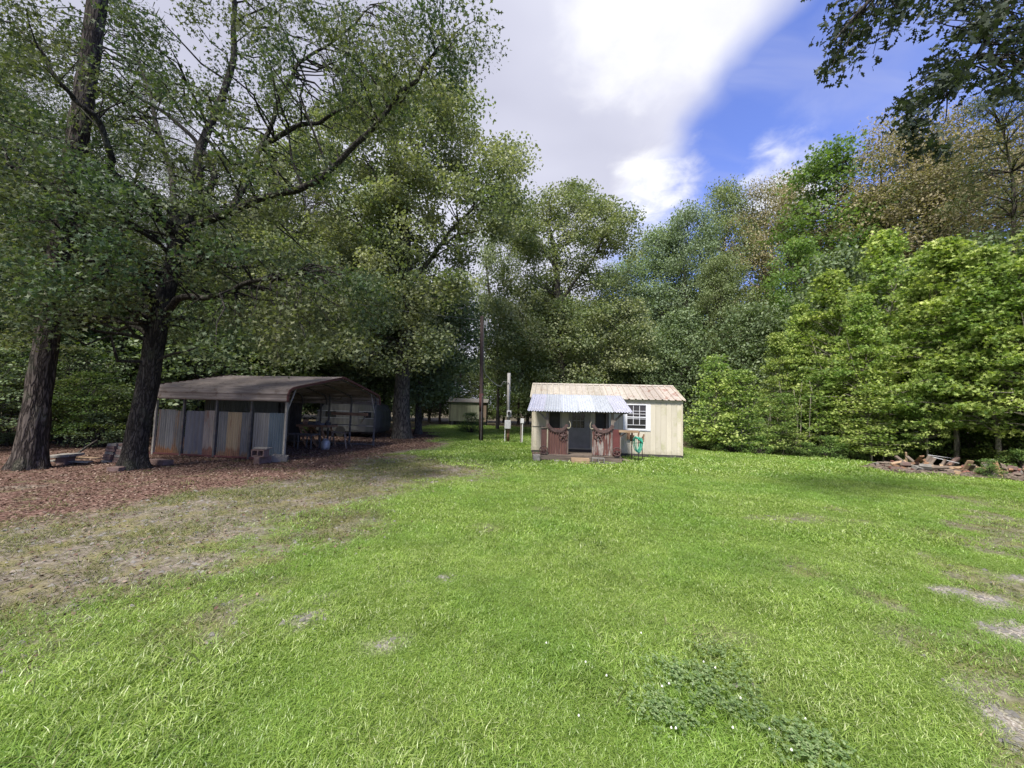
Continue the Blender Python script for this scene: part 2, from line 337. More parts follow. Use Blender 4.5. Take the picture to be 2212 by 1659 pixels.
cp_c = [('sheetA', (.115, .113, .108), (.19, .187, .178), (.24, .115, .05), .50), ('sheetB', (.075, .08, .105), (.11, .115, .14), (.15, .12, .10), .64),
        ('sheetC', (.17, .145, .12), (.27, .23, .19), (.19, .085, .05), .49), ('sheetD', (.085, .083, .077), (.145, .138, .127), (.17, .10, .05), .55),
        ('sheetE', (.22, .165, .095), (.29, .22, .13), (.22, .11, .05), .50), ('sheetF', (.10, .10, .103), (.15, .15, .152), (.15, .13, .11), .66),
        ('sheetG', (.055, .08, .10), (.10, .125, .145), (.18, .14, .11), .66), ('sheetR', (.22, .15, .10), (.30, .20, .13), (.26, .12, .05), .45)]
for k, a, b, r_, th in cp_c: M[k] = sheet_mat('iron_'+k, a, b, r_, th, .5, .25, low=.38)
M['cproof'] = mat('weathered_white_roof_iron', (.155, .13, .122), (.26, .225, .21), 3, .6, .15, (.4, 3, 3), dirt=((.13, .10, .085), 5, .52), metal=0)
M['cptrim'] = mat('dark_red_trim_metal', (.06, .022, .024), (.095, .036, .036), 5, .5, .05)
M['barkpine'] = bark_mat('pine_bark', (.036, .029, .026), (.09, .075, .067), 8, 1.0)
M['barkoak'] = bark_mat('oak_bark', (.026, .023, .021), (.062, .056, .05), 11, .9)
M['barkdk'] = bark_mat('dark_bark', (.05, .045, .04), (.11, .10, .085), 8, .6)
M['barkpale'] = bark_mat('pale_sapling_bark', (.16, .15, .12), (.28, .26, .21), 12, .4)
M['l_oak'] = leaf_mat('oak_leaves', [(.035, .048, .025), (.062, .08, .038), (.10, .115, .055), (.165, .168, .10)], .34, patch=.5, patchcol=(.025, .07, .035))
M['l_oakb'] = leaf_mat('olive_oak_leaves', [(.14, .17, .09), (.235, .26, .14), (.35, .365, .22)], .32, patch=.5, patchcol=(.04, .095, .03))
M['l_dark'] = leaf_mat('dark_green_leaves', [(.075, .115, .058), (.14, .19, .10), (.22, .265, .155)], .3)
M['l_mid'] = leaf_mat('mid_green_leaves', [(.12, .165, .08), (.20, .25, .125), (.30, .345, .19)], .32, patch=.4, patchcol=(.10, .12, .04))
M['l_blue'] = leaf_mat('bluish_green_leaves', [(.12, .17, .11), (.20, .265, .17), (.31, .375, .25)], .32)
M['l_brown'] = leaf_mat('brownish_leaves', [(.22, .195, .12), (.33, .285, .18), (.44, .385, .26)], .3, patch=.4, patchcol=(.08, .10, .04))
M['l_bright'] = leaf_mat('bright_green_leaves', [(.06, .12, .04), (.13, .215, .06), (.25, .34, .11)], .38)
M['l_gum'] = leaf_mat('yellow_green_gum_leaves', [(.075, .13, .04), (.19, .27, .07), (.37, .45, .13), (.56, .61, .24)], .38, patch=.5, patchcol=(.07, .155, .035), pscale=.45)
M['l_shrub'] = leaf_mat('shrub_leaves', [(.035, .065, .015), (.09, .125, .03), (.16, .19, .06)], .35, patch=.5, patchcol=(.03, .08, .03))
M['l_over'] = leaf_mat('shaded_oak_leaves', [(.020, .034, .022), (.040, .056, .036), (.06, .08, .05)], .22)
M['l_pine'] = leaf_mat('pine_needles', [(.03, .05, .018), (.065, .085, .03), (.11, .12, .05)], .2)
M['litter'] = leaf_mat('dead_leaves', [(.045, .025, .02), (.095, .055, .043), (.16, .105, .082), (.28, .215, .175)], .1, .8, .2)
M['grass'] = leaf_mat('lawn_grass', [(.112, .18, .032), (.215, .318, .058), (.32, .42, .107), (.50, .54, .30)], .40, .38, .5, patch=.55, patchcol=(.14, .265, .04), pscale=.5, mottle=1.5)
M['grassdry'] = leaf_mat('thin_dull_grass', [(.065, .085, .028), (.12, .15, .048), (.20, .21, .09), (.34, .30, .18)], .35, .55, .3, patch=.5, patchcol=(.14, .13, .06), pscale=.5, mottle=1.5)
M['clover'] = leaf_mat('clover_leaves', [(.08, .14, .05), (.15, .22, .085), (.24, .31, .15)], .3, .5, .3)
M['flower'] = mat('white_clover_flower', (.62, .62, .55), (.75, .75, .68), 30, .8, 0)

# ------------------------------------------------------------------ ground
G = lambda *ps: [tuple(gnd(*p)[:2]) for p in ps]
LITTER = G((-700, 1280), (-200, 1200), (0, 1150), (200, 1120), (400, 1075), (600, 1035), (760, 1012), (820, 985), (930, 960), (940, 945))+[(-5.0, 24), (-7, 30), (-45, 60), (-60, 0)]
SPARSE = G((-700, 1640), (-200, 1500), (0, 1400), (180, 1325), (330, 1255), (520, 1175), (700, 1118), (880, 1058), (1010, 1018), (1000, 1000), (900, 1000), (850, 985), (960, 955))+[(-5.0, 24), (-7, 30), (-45, 60), (-60, 0)]
LAWN_FAR = [(-60, -30), (60, -30), (30, 5), (15.6, 9.5), (15.0, 11.3)]+G((2100, 1024), (1900, 1000), (1700, 985), (1500, 972))+[(8.6, 22), (7.5, 30), (3, 37), (-4, 40), (-7, 38), (-8, 30), (-60, 30)]
BARE = [tuple(gnd(*p)[:2]) for p in ((2150, 1295), (2060, 1280), (2200, 1250), (2212, 1370), (2130, 1530), (2050, 1480), (2180, 1580), (670, 1330), (820, 1390), (960, 1250), (880, 1260), (700, 1290), (1890, 1380))]
BARE_R = [.17, .09, .14, .12, .10, .07, .10, .08, .08, .07, .05, .06, .06]
def fields(x, y):
    n1 = fbm(x, y, 1.6, 3)-.5; n2 = fbm(x, y, .5, 9)-.5
    lit = sm(sdpoly(x, y, LITTER)+n1*1.6+n2*.5, -.45, .45)
    spa = sm(sdpoly(x, y, SPARSE)+n1*2.2+n2*1.4, -1.3, .5)
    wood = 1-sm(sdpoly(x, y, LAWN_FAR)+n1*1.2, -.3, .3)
    bare = np.zeros(x.shape)
    for (bx, by), r in zip(BARE, BARE_R):
        bare = np.maximum(bare, 1-sm(np.hypot((x-bx)*.8, (y-by)*1.2)+n2*.55*(r/.15)**.5+(vnoise(x, y, .06, 15)-.5)*.10, r*.4, r*1.5))
    thin = sm(fbm(x, y, .9, 21)+.25*sm(x/np.maximum(y, .5), .85, 1.35)+.10*sm(2.6-y, 0, 1), .66, .80)*(y < 9)
    return lit, spa, wood, bare, thin
def gz(x, y): return (fbm(x, y, 3.0, 5)-.5)*.07*np.clip((np.asarray(y)-1)/4, 0, 1)*sm(np.asarray(x)+9.2, 0, 1.5)*(1-sm(np.asarray(y), 12, 14))
m, nt, P = base_mat('ground_soil')
ge = N(nt, 'ShaderNodeNewGeometry'); PO = ge.outputs['Position']
def attr(nm): return N(nt, 'ShaderNodeAttribute', attribute_name=nm).outputs['Fac']
nA = noise(nt, PO, 14, 8, .65); nB = noise(nt, PO, 60, 5, .6); nC = noise(nt, PO, 2.2, 6, .6)
soil = ramp(nt, nA, [(.35, (.08, .068, .052)), (.5, (.15, .128, .105)), (.66, (.25, .22, .19))])
soil = mixc(nt, sstep(nt, nC, .45, .62), soil, ramp(nt, nB, [(.4, (.12, .11, .05)), (.65, (.21, .185, .105))]))
lawnc = ramp(nt, nB, [(.35, (.045, .075, .015)), (.65, (.12, .18, .03))])
vv = N(nt, 'ShaderNodeTexVoronoi'); nt.links.new(PO, vv.inputs['Vector']); vv.inputs['Scale'].default_value = 34; 
sv = N(nt, 'ShaderNodeSeparateXYZ'); nt.links.new(vv.outputs['Color'], sv.inputs[0])
litc = ramp(nt, sv.outputs[0], [(0, (.045, .024, .02)), (.4, (.095, .052, .042)), (.75, (.15, .09, .075)), (1, (.24, .17, .14))])
litc = mixc(nt, sstep(nt, nC, .52, .7), litc, (.10, .095, .05))
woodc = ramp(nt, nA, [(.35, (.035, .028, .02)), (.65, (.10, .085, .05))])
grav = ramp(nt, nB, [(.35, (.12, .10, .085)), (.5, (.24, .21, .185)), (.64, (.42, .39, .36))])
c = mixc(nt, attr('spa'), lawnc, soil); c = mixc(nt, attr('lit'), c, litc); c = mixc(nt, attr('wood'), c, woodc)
c = mixc(nt, mth(nt, 'MULTIPLY', attr('thin'), .8), c, soil); c = mixc(nt, attr('bare'), c, grav)
nt.links.new(c, P.inputs['Base Color']); P.inputs['Roughness'].default_value = .95; P.inputs['Specular IOR Level'].default_value = .15
b = N(nt, 'ShaderNodeBump'); b.inputs['Strength'].default_value = .7; b.inputs['Distance'].default_value = .03
nt.links.new(mth(nt, 'ADD', nA, mth(nt, 'MULTIPLY', sv.outputs[1], .5)), b.inputs['Height']); nt.links.new(b.outputs[0], P.inputs['Normal'])
M['ground'] = m
gx = np.concatenate([[-1500, -500, -200, -100, -60], np.arange(-40, -20, 1.0), np.arange(-20, 20, .16), np.arange(20, 41, 1.0), [60, 100, 200, 500, 1500]])
gy = np.concatenate([[-1500, -300, -60, -20, -8, -3], np.arange(0, 22, .16), np.arange(22, 46, .6), [50, 60, 80, 120, 300, 1500]])
XX, YY = np.meshgrid(gx, gy); ZZ = gz(XX, YY)
nx, ny = len(gx), len(gy); i = np.arange(ny-1)[:, None]*nx+np.arange(nx-1)[None]
F = np.stack([i, i+1, i+nx+1, i+nx], -1).reshape(-1, 4)
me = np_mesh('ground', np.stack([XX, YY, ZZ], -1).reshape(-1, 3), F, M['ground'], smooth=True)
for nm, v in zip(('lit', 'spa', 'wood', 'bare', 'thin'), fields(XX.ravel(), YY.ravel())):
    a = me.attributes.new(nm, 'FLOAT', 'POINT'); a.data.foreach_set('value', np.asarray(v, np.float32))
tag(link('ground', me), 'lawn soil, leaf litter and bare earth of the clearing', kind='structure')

# ------------------------------------------------------------------ grass
def blades(n, rad, hmin, hmax, w, lean, seed, seg=2):
    g = np.random.default_rng(seed)
    r = rad*np.sqrt(g.random(n)); a = g.random(n)*6.283; bx, by = r*np.cos(a), r*np.sin(a)
    h = hmin+(hmax-hmin)*g.random(n)**1.5; ang = g.random(n)*6.283; ln = lean*(.3+g.random(n)); ww = w*(.6+.8*g.random(n))
    dx, dy = np.cos(ang), np.sin(ang); sx, sy = -dy, dx; tw = g.normal(0, .5, n); sx2 = sx*np.cos(tw)+dx*np.sin(tw); sy2 = sy*np.cos(tw)+dy*np.sin(tw)
    def lvl(t, wf):
        off = ln*h*t**1.7*1.6; z = h*t*(1-.28*ln*t)
        cx, cy = bx+dx*off, by+dy*off
        return [np.stack([cx-sx2*ww*wf/2, cy-sy2*ww*wf/2, z], -1), np.stack([cx+sx2*ww*wf/2, cy+sy2*ww*wf/2, z], -1)]
    L = lvl(0, .8)+lvl(.5, 1.0)+lvl(1.0, .15)
    V = np.stack(L, 1).reshape(-1, 3); b = np.arange(n)[:, None]*6
    F = np.concatenate([b+np.array([[0, 1, 3, 2]]), b+np.array([[2, 3, 5, 4]])], 0)
    t = g.random(n)**1.3; dry = g.random(n) < .07; t = np.where(dry, .85+.15*g.random(n), t*.8)
    return V, F, np.concatenate([t, t])
def scatter_gn(name, pts, rot, scl, protos, label, cat=None):
    coll = bpy.data.collections.new(name+'_pieces')
    for p in protos: coll.objects.link(p)
    me = bpy.data.meshes.new(name); me.vertices.add(len(pts)); me.vertices.foreach_set('co', np.ascontiguousarray(pts, np.float32).ravel())
    a = me.attributes.new('rot', 'FLOAT_VECTOR', 'POINT'); a.data.foreach_set('vector', np.ascontiguousarray(rot, np.float32).ravel())
    a = me.attributes.new('scl', 'FLOAT', 'POINT'); a.data.foreach_set('value', np.ascontiguousarray(scl, np.float32))
    o = link(name, me)
    ng = bpy.data.node_groups.new(name+'_scatter', 'GeometryNodeTree')
    ng.interface.new_socket('Geometry', in_out='INPUT', socket_type='NodeSocketGeometry'); ng.interface.new_socket('Geometry', in_out='OUTPUT', socket_type='NodeSocketGeometry')
    gi, go = ng.nodes.new('NodeGroupInput'), ng.nodes.new('NodeGroupOutput')
    ci = ng.nodes.new('GeometryNodeCollectionInfo'); ci.inputs['Collection'].default_value = coll; ci.inputs['Separate Children'].default_value = True; ci.inputs['Reset Children'].default_value = True
    ip = ng.nodes.new('GeometryNodeInstanceOnPoints'); ip.inputs['Pick Instance'].default_value = True
    ar = ng.nodes.new('GeometryNodeInputNamedAttribute'); ar.data_type = 'FLOAT_VECTOR'; ar.inputs['Name'].default_value = 'rot'
    as_ = ng.nodes.new('GeometryNodeInputNamedAttribute'); as_.data_type = 'FLOAT'; as_.inputs['Name'].default_value = 'scl'
    er = ng.nodes.new('FunctionNodeEulerToRotation')
    L = ng.links.new
    L(gi.outputs[0], ip.inputs['Points']); L(ci.outputs[0], ip.inputs['Instance']); L(ar.outputs['Attribute'], er.inputs[0]); L(er.outputs[0], ip.inputs['Rotation']); L(as_.outputs['Attribute'], ip.inputs['Scale'])
    L(ip.outputs[0], go.inputs[0])
    o.modifiers.new('scatter', 'NODES').node_group = ng
    return tag(o, label, cat, kind='stuff')
def proto_obj(name, V, F, mat_, tone):
    return bpy.data.objects.new(name, np_mesh(name, V, F, mat_, tone))
def lawn_points(y0, y1, step, seed, keep='lawn'):
    g = np.random.default_rng(seed); xs = np.arange(-26, 26, step); ys = np.arange(y0, y1, step)
    X, Y = np.meshgrid(xs, ys); X = (X+g.uniform(-.6, .6, X.shape)*step).ravel(); Y = (Y+g.uniform(-.6, .6, Y.shape)*step).ravel()
    k = (np.abs(X) < Y*1.42+1.2); X, Y = X[k], Y[k]
    lit, spa, wood, bare, thin = fields(X, Y)
    inb = (sdpoly(X, Y, [(.9, 15.5), (6.7, 14.8), (7.1, 18), (1.2, 18.6)]) > 0) | (sdpoly(X, Y, [(.95, 15.5), (.75, 13.3), (3.5, 13.0), (4.1, 15.2)]) > 0)
    u = g.random(len(X))
    clov = sm(1.0-np.hypot((X-gnd(1560, 1540)[0])/.62, (Y-gnd(1560, 1540)[1])/.42)+(fbm(X, Y, .4, 31)-.5)*1.8, 0, .9)
    if keep == 'lawn': d = (1-spa)*(1-lit)*(1-wood)*(1-bare)*(1-thin*.75)*(1-.35*clov)*(.72+.28*sm(fbm(X, Y, .35, 91), .3, .5))
    elif keep == 'dry':
        d = np.clip(spa*(1-lit)*(.35+.65*sm(fbm(X, Y, .7, 44), .42, .58)), 0, 1)*(1-wood)*(1-bare)+.4*thin*(1-bare)*(1-spa)+.035*lit*(X > -9)*(1-wood)
    elif keep == 'clover': d = clov*.10
    k = (u < d) & ~inb
    return X[k], Y[k], g
def lay(name, y0, y1, step, seed, protos, label, keep='lawn', s0=1.0, zoff=0):
    X, Y, g = lawn_points(y0, y1, step, seed, keep)
    hf = .60+.7*fbm(X, Y, .5, 61)+.45*sm(fbm(X, Y, .8, 77), .55, .72)
    if keep == 'lawn': hf *= 1+.35*sm(-X-.1*Y, .5, 2.2)*(Y < 5)
    scatter_gn(name, np.stack([X, Y, gz(X, Y)+zoff], -1), np.stack([g.normal(0, .08, len(X)), g.normal(0, .08, len(X)), g.random(len(X))*6.283], -1), hf*s0, protos, label)
lay('lawn_grass', 1.0, 5.2, .085, 1, [proto_obj('grass_tuft', *blades(190, .13, .008, .034, .0030, 1.1, 10+k)[:2], M['grass'], blades(190, .13, .008, .034, .0030, 1.1, 10+k)[2]) for k in range(6)], 'long bright green lawn grass in the foreground')
lay('lawn_grass', 5.2, 11, .17, 2, [proto_obj('grass_tuft', *blades(190, .24, .010, .046, .0055, 1.0, 30+k)[:2], M['grass'], blades(190, .24, .010, .046, .0055, 1.0, 30+k)[2]) for k in range(5)], 'bright green mown lawn across the middle of the clearing')
lay('lawn_grass', 11, 42, .36, 3, [proto_obj('grass_tuft', *blades(170, .45, .02, .065, .017, .9, 50+k)[:2], M['grass'], blades(170, .45, .02, .065, .017, .9, 50+k)[2]) for k in range(4)], 'bright green lawn around the cream cabin and the poles')
lay('thin_grass', 1.0, 14, .13, 4, [proto_obj('dull_tuft', *blades(34, .15, .015, .06, .006, 1.2, 70+k)[:2], M['grassdry'], blades(34, .15, .015, .06, .006, 1.2, 70+k)[2]) for k in range(5)], 'thin patchy dull grass between the lawn and the leaf litter', 'dry')
lay('tall_grass', 1.0, 7, .55, 5, [proto_obj('tall_tuft', *blades(7, .16, .06, .13, .003, 1.2, 90+k)[:2], M['grassdry'], blades(7, .16, .06, .13, .003, 1.2, 90+k)[2]) for k in range(5)], 'taller wispy grass stems standing above the lawn')
def clover_proto(seed):
    g = np.random.default_rng(seed); n = 60; V = []; F = []; T = []
    for k in range(n):
        x, y = g.normal(0, .06, 2); z = .035+.03*g.random(); a0 = g.random()*6.28
        for j in range(3):
            a = a0+j*2.094; d = np.array([math.cos(a), math.sin(a), g.normal(0, .2)]); s = np.array([-d[1], d[0], 0]); L_ = .012
            b = len(V); c0 = np.array([x, y, z]); V += [c0, c0+d*L_*.6+s*L_*.5, c0+d*L_*1.2, c0+d*L_*.6-s*L_*.5]; F.append([b, b+1, b+2, b+3]); T.append(g.random())
    return proto_obj('clover_tuft', np.array(V), np.array(F), M['clover'], T)
lay('clover', 1.0, 4, .07, 6, [clover_proto(200+k) for k in range(4)], 'patch of dark green clover in the foreground lawn', 'clover')
# dead leaves on the ground
def leaf_litter():
    g = np.random.default_rng(55); n = 170000
    X = g.uniform(-22, 3, n); Y = 2+26*g.random(n)**1.3; lit, spa, wood, bare, thin = fields(X, Y)
    k = (g.random(n) < np.clip(lit*1.0+spa*.14, 0, 1)) & (np.abs(X) < 1.5*Y+1); X, Y = X[k], Y[k]; n = len(X)
    V, F = leaves_geo(np.stack([X, Y, gz(X, Y)+.012+.012*g.random(n)], -1), .022+.024*g.random(n)+.0014*Y, g, DIA, upb=2.2, wide=1.3)
    tag(link('leaf_litter', np_mesh('leaf_litter', V, F, M['litter'], g.random(n)**1.4)), 'fallen reddish brown leaves covering the ground under the trees', kind='stuff')

# ------------------------------------------------------------------ leaves and trees
DIA = np.array([(-.5, 0, 0), (0, .28, .07), (.5, 0, -.05), (0, -.28, .07)])
WIDE = np.array([(-.5, 0, 0), (-.05, .36, .08), (.5, 0, -.06), (-.05, -.36, .08)])
OAK = np.array([(-.5, 0, 0), (-.1, .09, 0), (.06, .32, .05), (.18, .1, 0), (.5, 0.02, -.05), (.18, -.1, 0), (.06, -.32, .05), (-.1, -.09, 0)])
OAKX = np.array([(-.5, 0, 0), (-.28, .05, 0), (-.16, .2, .04), (-.04, .07, 0), (.08, .30, .05), (.2, .09, 0), (.36, .17, .0), (.5, 0, -.06), (.36, -.17, 0), (.2, -.09, 0), (.08, -.30, .05), (-.04, -.07, 0), (-.16, -.2, .04), (-.28, -.05, 0)])
STAR = np.array([(math.cos(a)*(.5 if k % 2 == 0 else .2), math.sin(a)*(.5 if k % 2 == 0 else .2), -.10 if k % 2 == 0 else 0) for k, a in enumerate(np.linspace(0, 2*math.pi, 11)[:-1])])
NEED = np.array([(-.5, .018, 0), (.5, 0, 0), (-.5, -.018, 0)])
def leaves_geo(C, size, g, tpl, upb=.6, wide=1.0, out=None):
    n = len(C); nr = g.normal(0, 1, (n, 3)); nr[:, 2] += upb*1.5
    if out is not None: nr += out
    nr /= np.linalg.norm(nr, axis=1, keepdims=True)
    t = np.cross(nr, g.normal(0, 1, (n, 3))); t /= np.linalg.norm(t, axis=1, keepdims=True)+1e-9; b = np.cross(nr, t)
    s = np.broadcast_to(size, (n,))[:, None, None]
    V = C[:, None]+s*(tpl[None, :, 0:1]*t[:, None]+tpl[None, :, 1:2]*wide*b[:, None]+tpl[None, :, 2:3]*nr[:, None])
    k = len(tpl); return V.reshape(-1, 3), np.arange(n*k).reshape(n, k)
def grow(trunk, targets, g, step=.7, wob=.10, rbase=.2, rtip=.012, power=.42):
    """trunk: list of (polyline, r0, r1). Connects every target to the nearest wood. Returns tubes [(P, rad)]"""
    nodes = []; par = []; w = []
    tubes = []
    for pl, r_a, r_b in trunk:
        pl = np.array(pl, float)
        for k in range(len(pl)): nodes.append(pl[k]); w.append(r_a+(r_b-r_a)*k/(len(pl)-1))
    NODE = np.array(nodes); NR = np.array(w)
    d0 = np.min(np.linalg.norm(targets[:, None]-NODE[None], axis=2), 1) if len(NODE) else None
    for ti in np.argsort(d0):
        t = targets[ti]; dv = np.linalg.norm(NODE-t, axis=1)+.7*np.maximum(0, NODE[:, 2]-t[2])+.04/np.maximum(NR, .01)
        j = int(np.argmin(dv)); a = NODE[j]; L_ = np.linalg.norm(t-a); k = max(2, int(L_/step)+1)
        u = np.linspace(0, 1, k+1)[:, None]; P = a+(t-a)*u
        P[1:-1] += g.normal(0, wob*min(L_, 2)/2, (k-1, 3)); P[:, 2] += (np.sin(u[:, 0]*math.pi)*.10*L_)
        ra = min(NR[j]*.62, rtip*1.5+.010*L_+.02*(NR[j] > .1)); rad = ra+(rtip-ra)*u[:, 0]
        tubes.append((P, rad)); NODE = np.concatenate([NODE, P[1:]]); NR = np.concatenate([NR, rad[1:]])
    return tubes
def tubes_mesh(name, tubes, mat_, n=5):
    Vs, Fs, b = [], [], 0
    for P, rad in tubes:
        V, F = tube_np(np.asarray(P, float), np.asarray(rad, float), n); Vs.append(V); Fs.append(F+b); b += len(V)
    return np_mesh(name, np.concatenate(Vs), np.concatenate(Fs), mat_, smooth=True)
def smooth_path(pts, sub=6):
    P = np.array(pts, float)
    if len(P) < 3:
        return np.array([P[0]+(P[-1]-P[0])*k/sub for k in range(sub+1)])
    Q = np.vstack([2*P[0]-P[1], P, 2*P[-1]-P[-2]]); out_ = []
    for i_ in range(1, len(Q)-2):
        for s_ in np.linspace(0, 1, sub, endpoint=False):
            p0, p1, p2, p3 = Q[i_-1:i_+3]
            out_.append(.5*((2*p1)+(-p0+p2)*s_+(2*p0-5*p1+4*p2-p3)*s_*s_+(-p0+3*p1-3*p2+p3)*s_**3))
    out_.append(P[-1]); return np.array(out_)
def big_trunk(name, path, radii, mat_, parent, n=28, rough=.035, flare=0, seed=0):
    P = smooth_path(path, 14); tt = np.linspace(0, len(radii)-1, len(P)); rad = np.interp(tt, range(len(radii)), radii)
    V, F = tube_np(P, rad, n); V = V.reshape(len(P), n, 3); g = np.random.default_rng(seed)
    th = np.arange(n)*2*math.pi/n
    rid = vnoise(np.tile(th*7, (len(P), 1)), np.repeat((P[:, 2]*1.6)[:, None], n, 1), .8, seed+3)-.5
    fl = flare*np.exp(-np.maximum(P[:, 2], 0)/.22)[:, None]*(.6+.5*np.cos(th*5+1)[None])
    off = (rid*2*rough/np.maximum(rad[:, None], .05)*.9+fl/np.maximum(rad[:, None], .05))
    V = P[:, None]+(V-P[:, None])*(1+off[..., None]); 
    me_ = np_mesh(name, V.reshape(-1, 3), F, mat_, smooth=True); return link(name, me_, parent)
def crown_leaves(T, g, per, sig, size, tpl, mat_, name='crown', flat=.55, upb=.6, sizevar=.5, tonec=.5):
    n = len(T)*per; c = np.repeat(T, per, 0); s = np.repeat(np.asarray(sig)*(.7+.6*g.random(len(T))), per)[:, None]
    off = g.normal(0, 1, (n, 3)); rr = np.linalg.norm(off, axis=1, keepdims=True); off = off/rr*np.minimum(rr, 2.1)*s; off[:, 2] *= flat
    C = c+off; V, F = leaves_geo(C, size*(1-sizevar/2+sizevar*g.random(n)), g, tpl, upb)
    tone = np.clip(tonec*np.repeat(g.random(len(T)), per)+(1-tonec)*g.random(n), 0, 1)
    return np_mesh(name, V, F, mat_, tone)
def crown_points(H, zlo, rx, ry, n, g, shape='oak'):
    P = []
    while len(P) < n:
        u = g.random(); z = zlo+(H-zlo)*u
        prof = {'oak': (math.sin(math.pi*min(1, .18+u*.80)))**.6, 'cone': ((1-u)**.95+.04)*min(1, .45+u*4), 'tall': (math.sin(math.pi*min(1, .12+u*.84)))**.5*(.75+.25*(1-u))}[shape]
        a = g.random()*6.283; r = prof*g.random()**.36
        lob = 1+.28*math.sin(a*3+u*7+H)+.15*math.sin(a*5-u*11)
        P.append((rx*r*lob*math.cos(a), ry*r*lob*math.sin(a), z))
    return np.array(P)
PROTO = {}
def make_proto(key, name, H, zlo, rx, nT, per, sig, size, tpl, lmat, bmat, rt, shape='oak', flat=.55, seed=1, forks=1):
    g = np.random.default_rng(seed); T = crown_points(H, zlo, rx, rx, nT, g, shape)
    w = g.normal(0, .12, (6, 2)); w[0] = 0; zs = np.linspace(-.15, H*.9, 6)
    main = [(w[k][0]*zs[k]/3, w[k][1]*zs[k]/3, zs[k]) for k in range(6)]
    trunk = [(smooth_path(main, 4), rt, rt*.18)]
    for k in range(forks):
        a = g.random()*6.283; z0 = H*(.28+.12*g.random()); q = np.array(main[2]); q[2] = z0
        trunk.append((smooth_path([q, q+np.array([math.cos(a)*rx*.25, math.sin(a)*rx*.25, H*.14]), q+np.array([math.cos(a)*rx*.5, math.sin(a)*rx*.5, H*.36])], 4), rt*.5, rt*.12))
    tubes = [(p, np.interp(np.linspace(0, 1, len(p)), [0, .06, 1], [ra*1.25, ra, rb])) for p, ra, rb in trunk]+grow(trunk, T, g)
    root = empty(name)
    link('trunk', tubes_mesh('trunk', tubes, M[bmat], 6), root); link('crown', crown_leaves(T, g, per, sig, size, tpl, M[lmat], flat=flat), root)
    PROTO[key] = [root, H, False]
def place(key, name, px, Y, top, label, cat='tree', group=None, rz=None, wide=1.0, lmat=None, H=None, X=None, lean=0):
    root, H0, used = PROTO[key]
    o = root if (not used) else copy_tree(root)
    PROTO[key][2] = True
    b = at(px, 900, Y); x = b[0] if X is None else X
    h = H if H else at(px, top, Y)[2]; s = h/H0
    o.name = name; o.location = (x, Y, 0); o.scale = (s*wide, s*wide, s); o.rotation_euler = (0, lean, random.random()*6.28 if rz is None else rz)
    tag(o, label, cat, group)
    if lmat:
        for ch in [q for q in bpy.data.objects if q.parent == o and q.name.startswith('crown')]:
            ch.material_slots[0].link = 'OBJECT'; ch.material_slots[0].material = M[lmat]
    return o
leaf_litter()

# ------------------------------------------------------------------ corrugated sheets
def sheet(O, U, V, w, l, pitch=.076, amp=.010, kind='wave', th=.0015, jag=0, sag=0):
    """corrugated sheet from corner O, corrugations across U, length along V"""
    O, U, V = Vector(O), Vector(U).normalized(), Vector(V).normalized(); Nn = U.cross(V)
    mb = MB(); n = max(4, int(round(w/pitch*(6 if kind == 'wave' else 1)))); prof = []
    if kind == 'wave': prof = [(w*i/n, amp*math.sin(2*math.pi*(w*i/n)/pitch)) for i in range(n+1)]
    else:                                         # flat pans with narrow raised ribs
        k = max(1, int(round(w/pitch))); p = w/k
        for q in range(k):
            prof += [(q*p, 0), (q*p+p*.36, 0), (q*p+p*.42, amp), (q*p+p*.58, amp), (q*p+p*.64, 0)]
        prof.append((w, 0))
    m_ = len(prof); rows = 5; off = th
    for side in (0, 1):
        for r in range(rows):
            v = l*r/(rows-1)
            for u, h in prof:
                e = (random.uniform(-jag, jag) if r == rows-1 else 0)
                p = O+U*u+V*(v+e)+Nn*(h-side*off-sag*math.sin(math.pi*r/(rows-1))); mb.v.append(tuple(p))
    for side in (0, 1):
        for r in range(rows-1):
            for q in range(m_-1):
                a = side*rows*m_+r*m_+q; f = (a, a+1, a+1+m_, a+m_); mb.f.append(f if not side else f[::-1])
    h = rows*m_
    for q in range(m_-1):
        mb.f.append((q, q+h, q+1+h, q+1)); a = (rows-1)*m_+q; mb.f.append((a, a+1, a+1+h, a+h))
    return mb
X_, Y_, Z_ = Vector((1, 0, 0)), Vector((0, 1, 0)), Vector((0, 0, 1))

# ------------------------------------------------------------------ the cabin (local x along the front, y away from the camera)
CAB = (0.85, 15.55, 0); CAB_A = math.atan2(-.65, 5.77); CL, CW, CZ0, CZ1, CZR = 5.80, 3.10, .12, 2.24, 2.86
cabin = empty('cabin', CAB, CAB_A, 'cream board-sided portable cabin with rusty ribbed roof and a small tin-roofed porch', 'cabin')
def roofz(y): return CZ1+.02+(CZR-CZ1)*(1-abs(y-CW/2)/(CW/2))
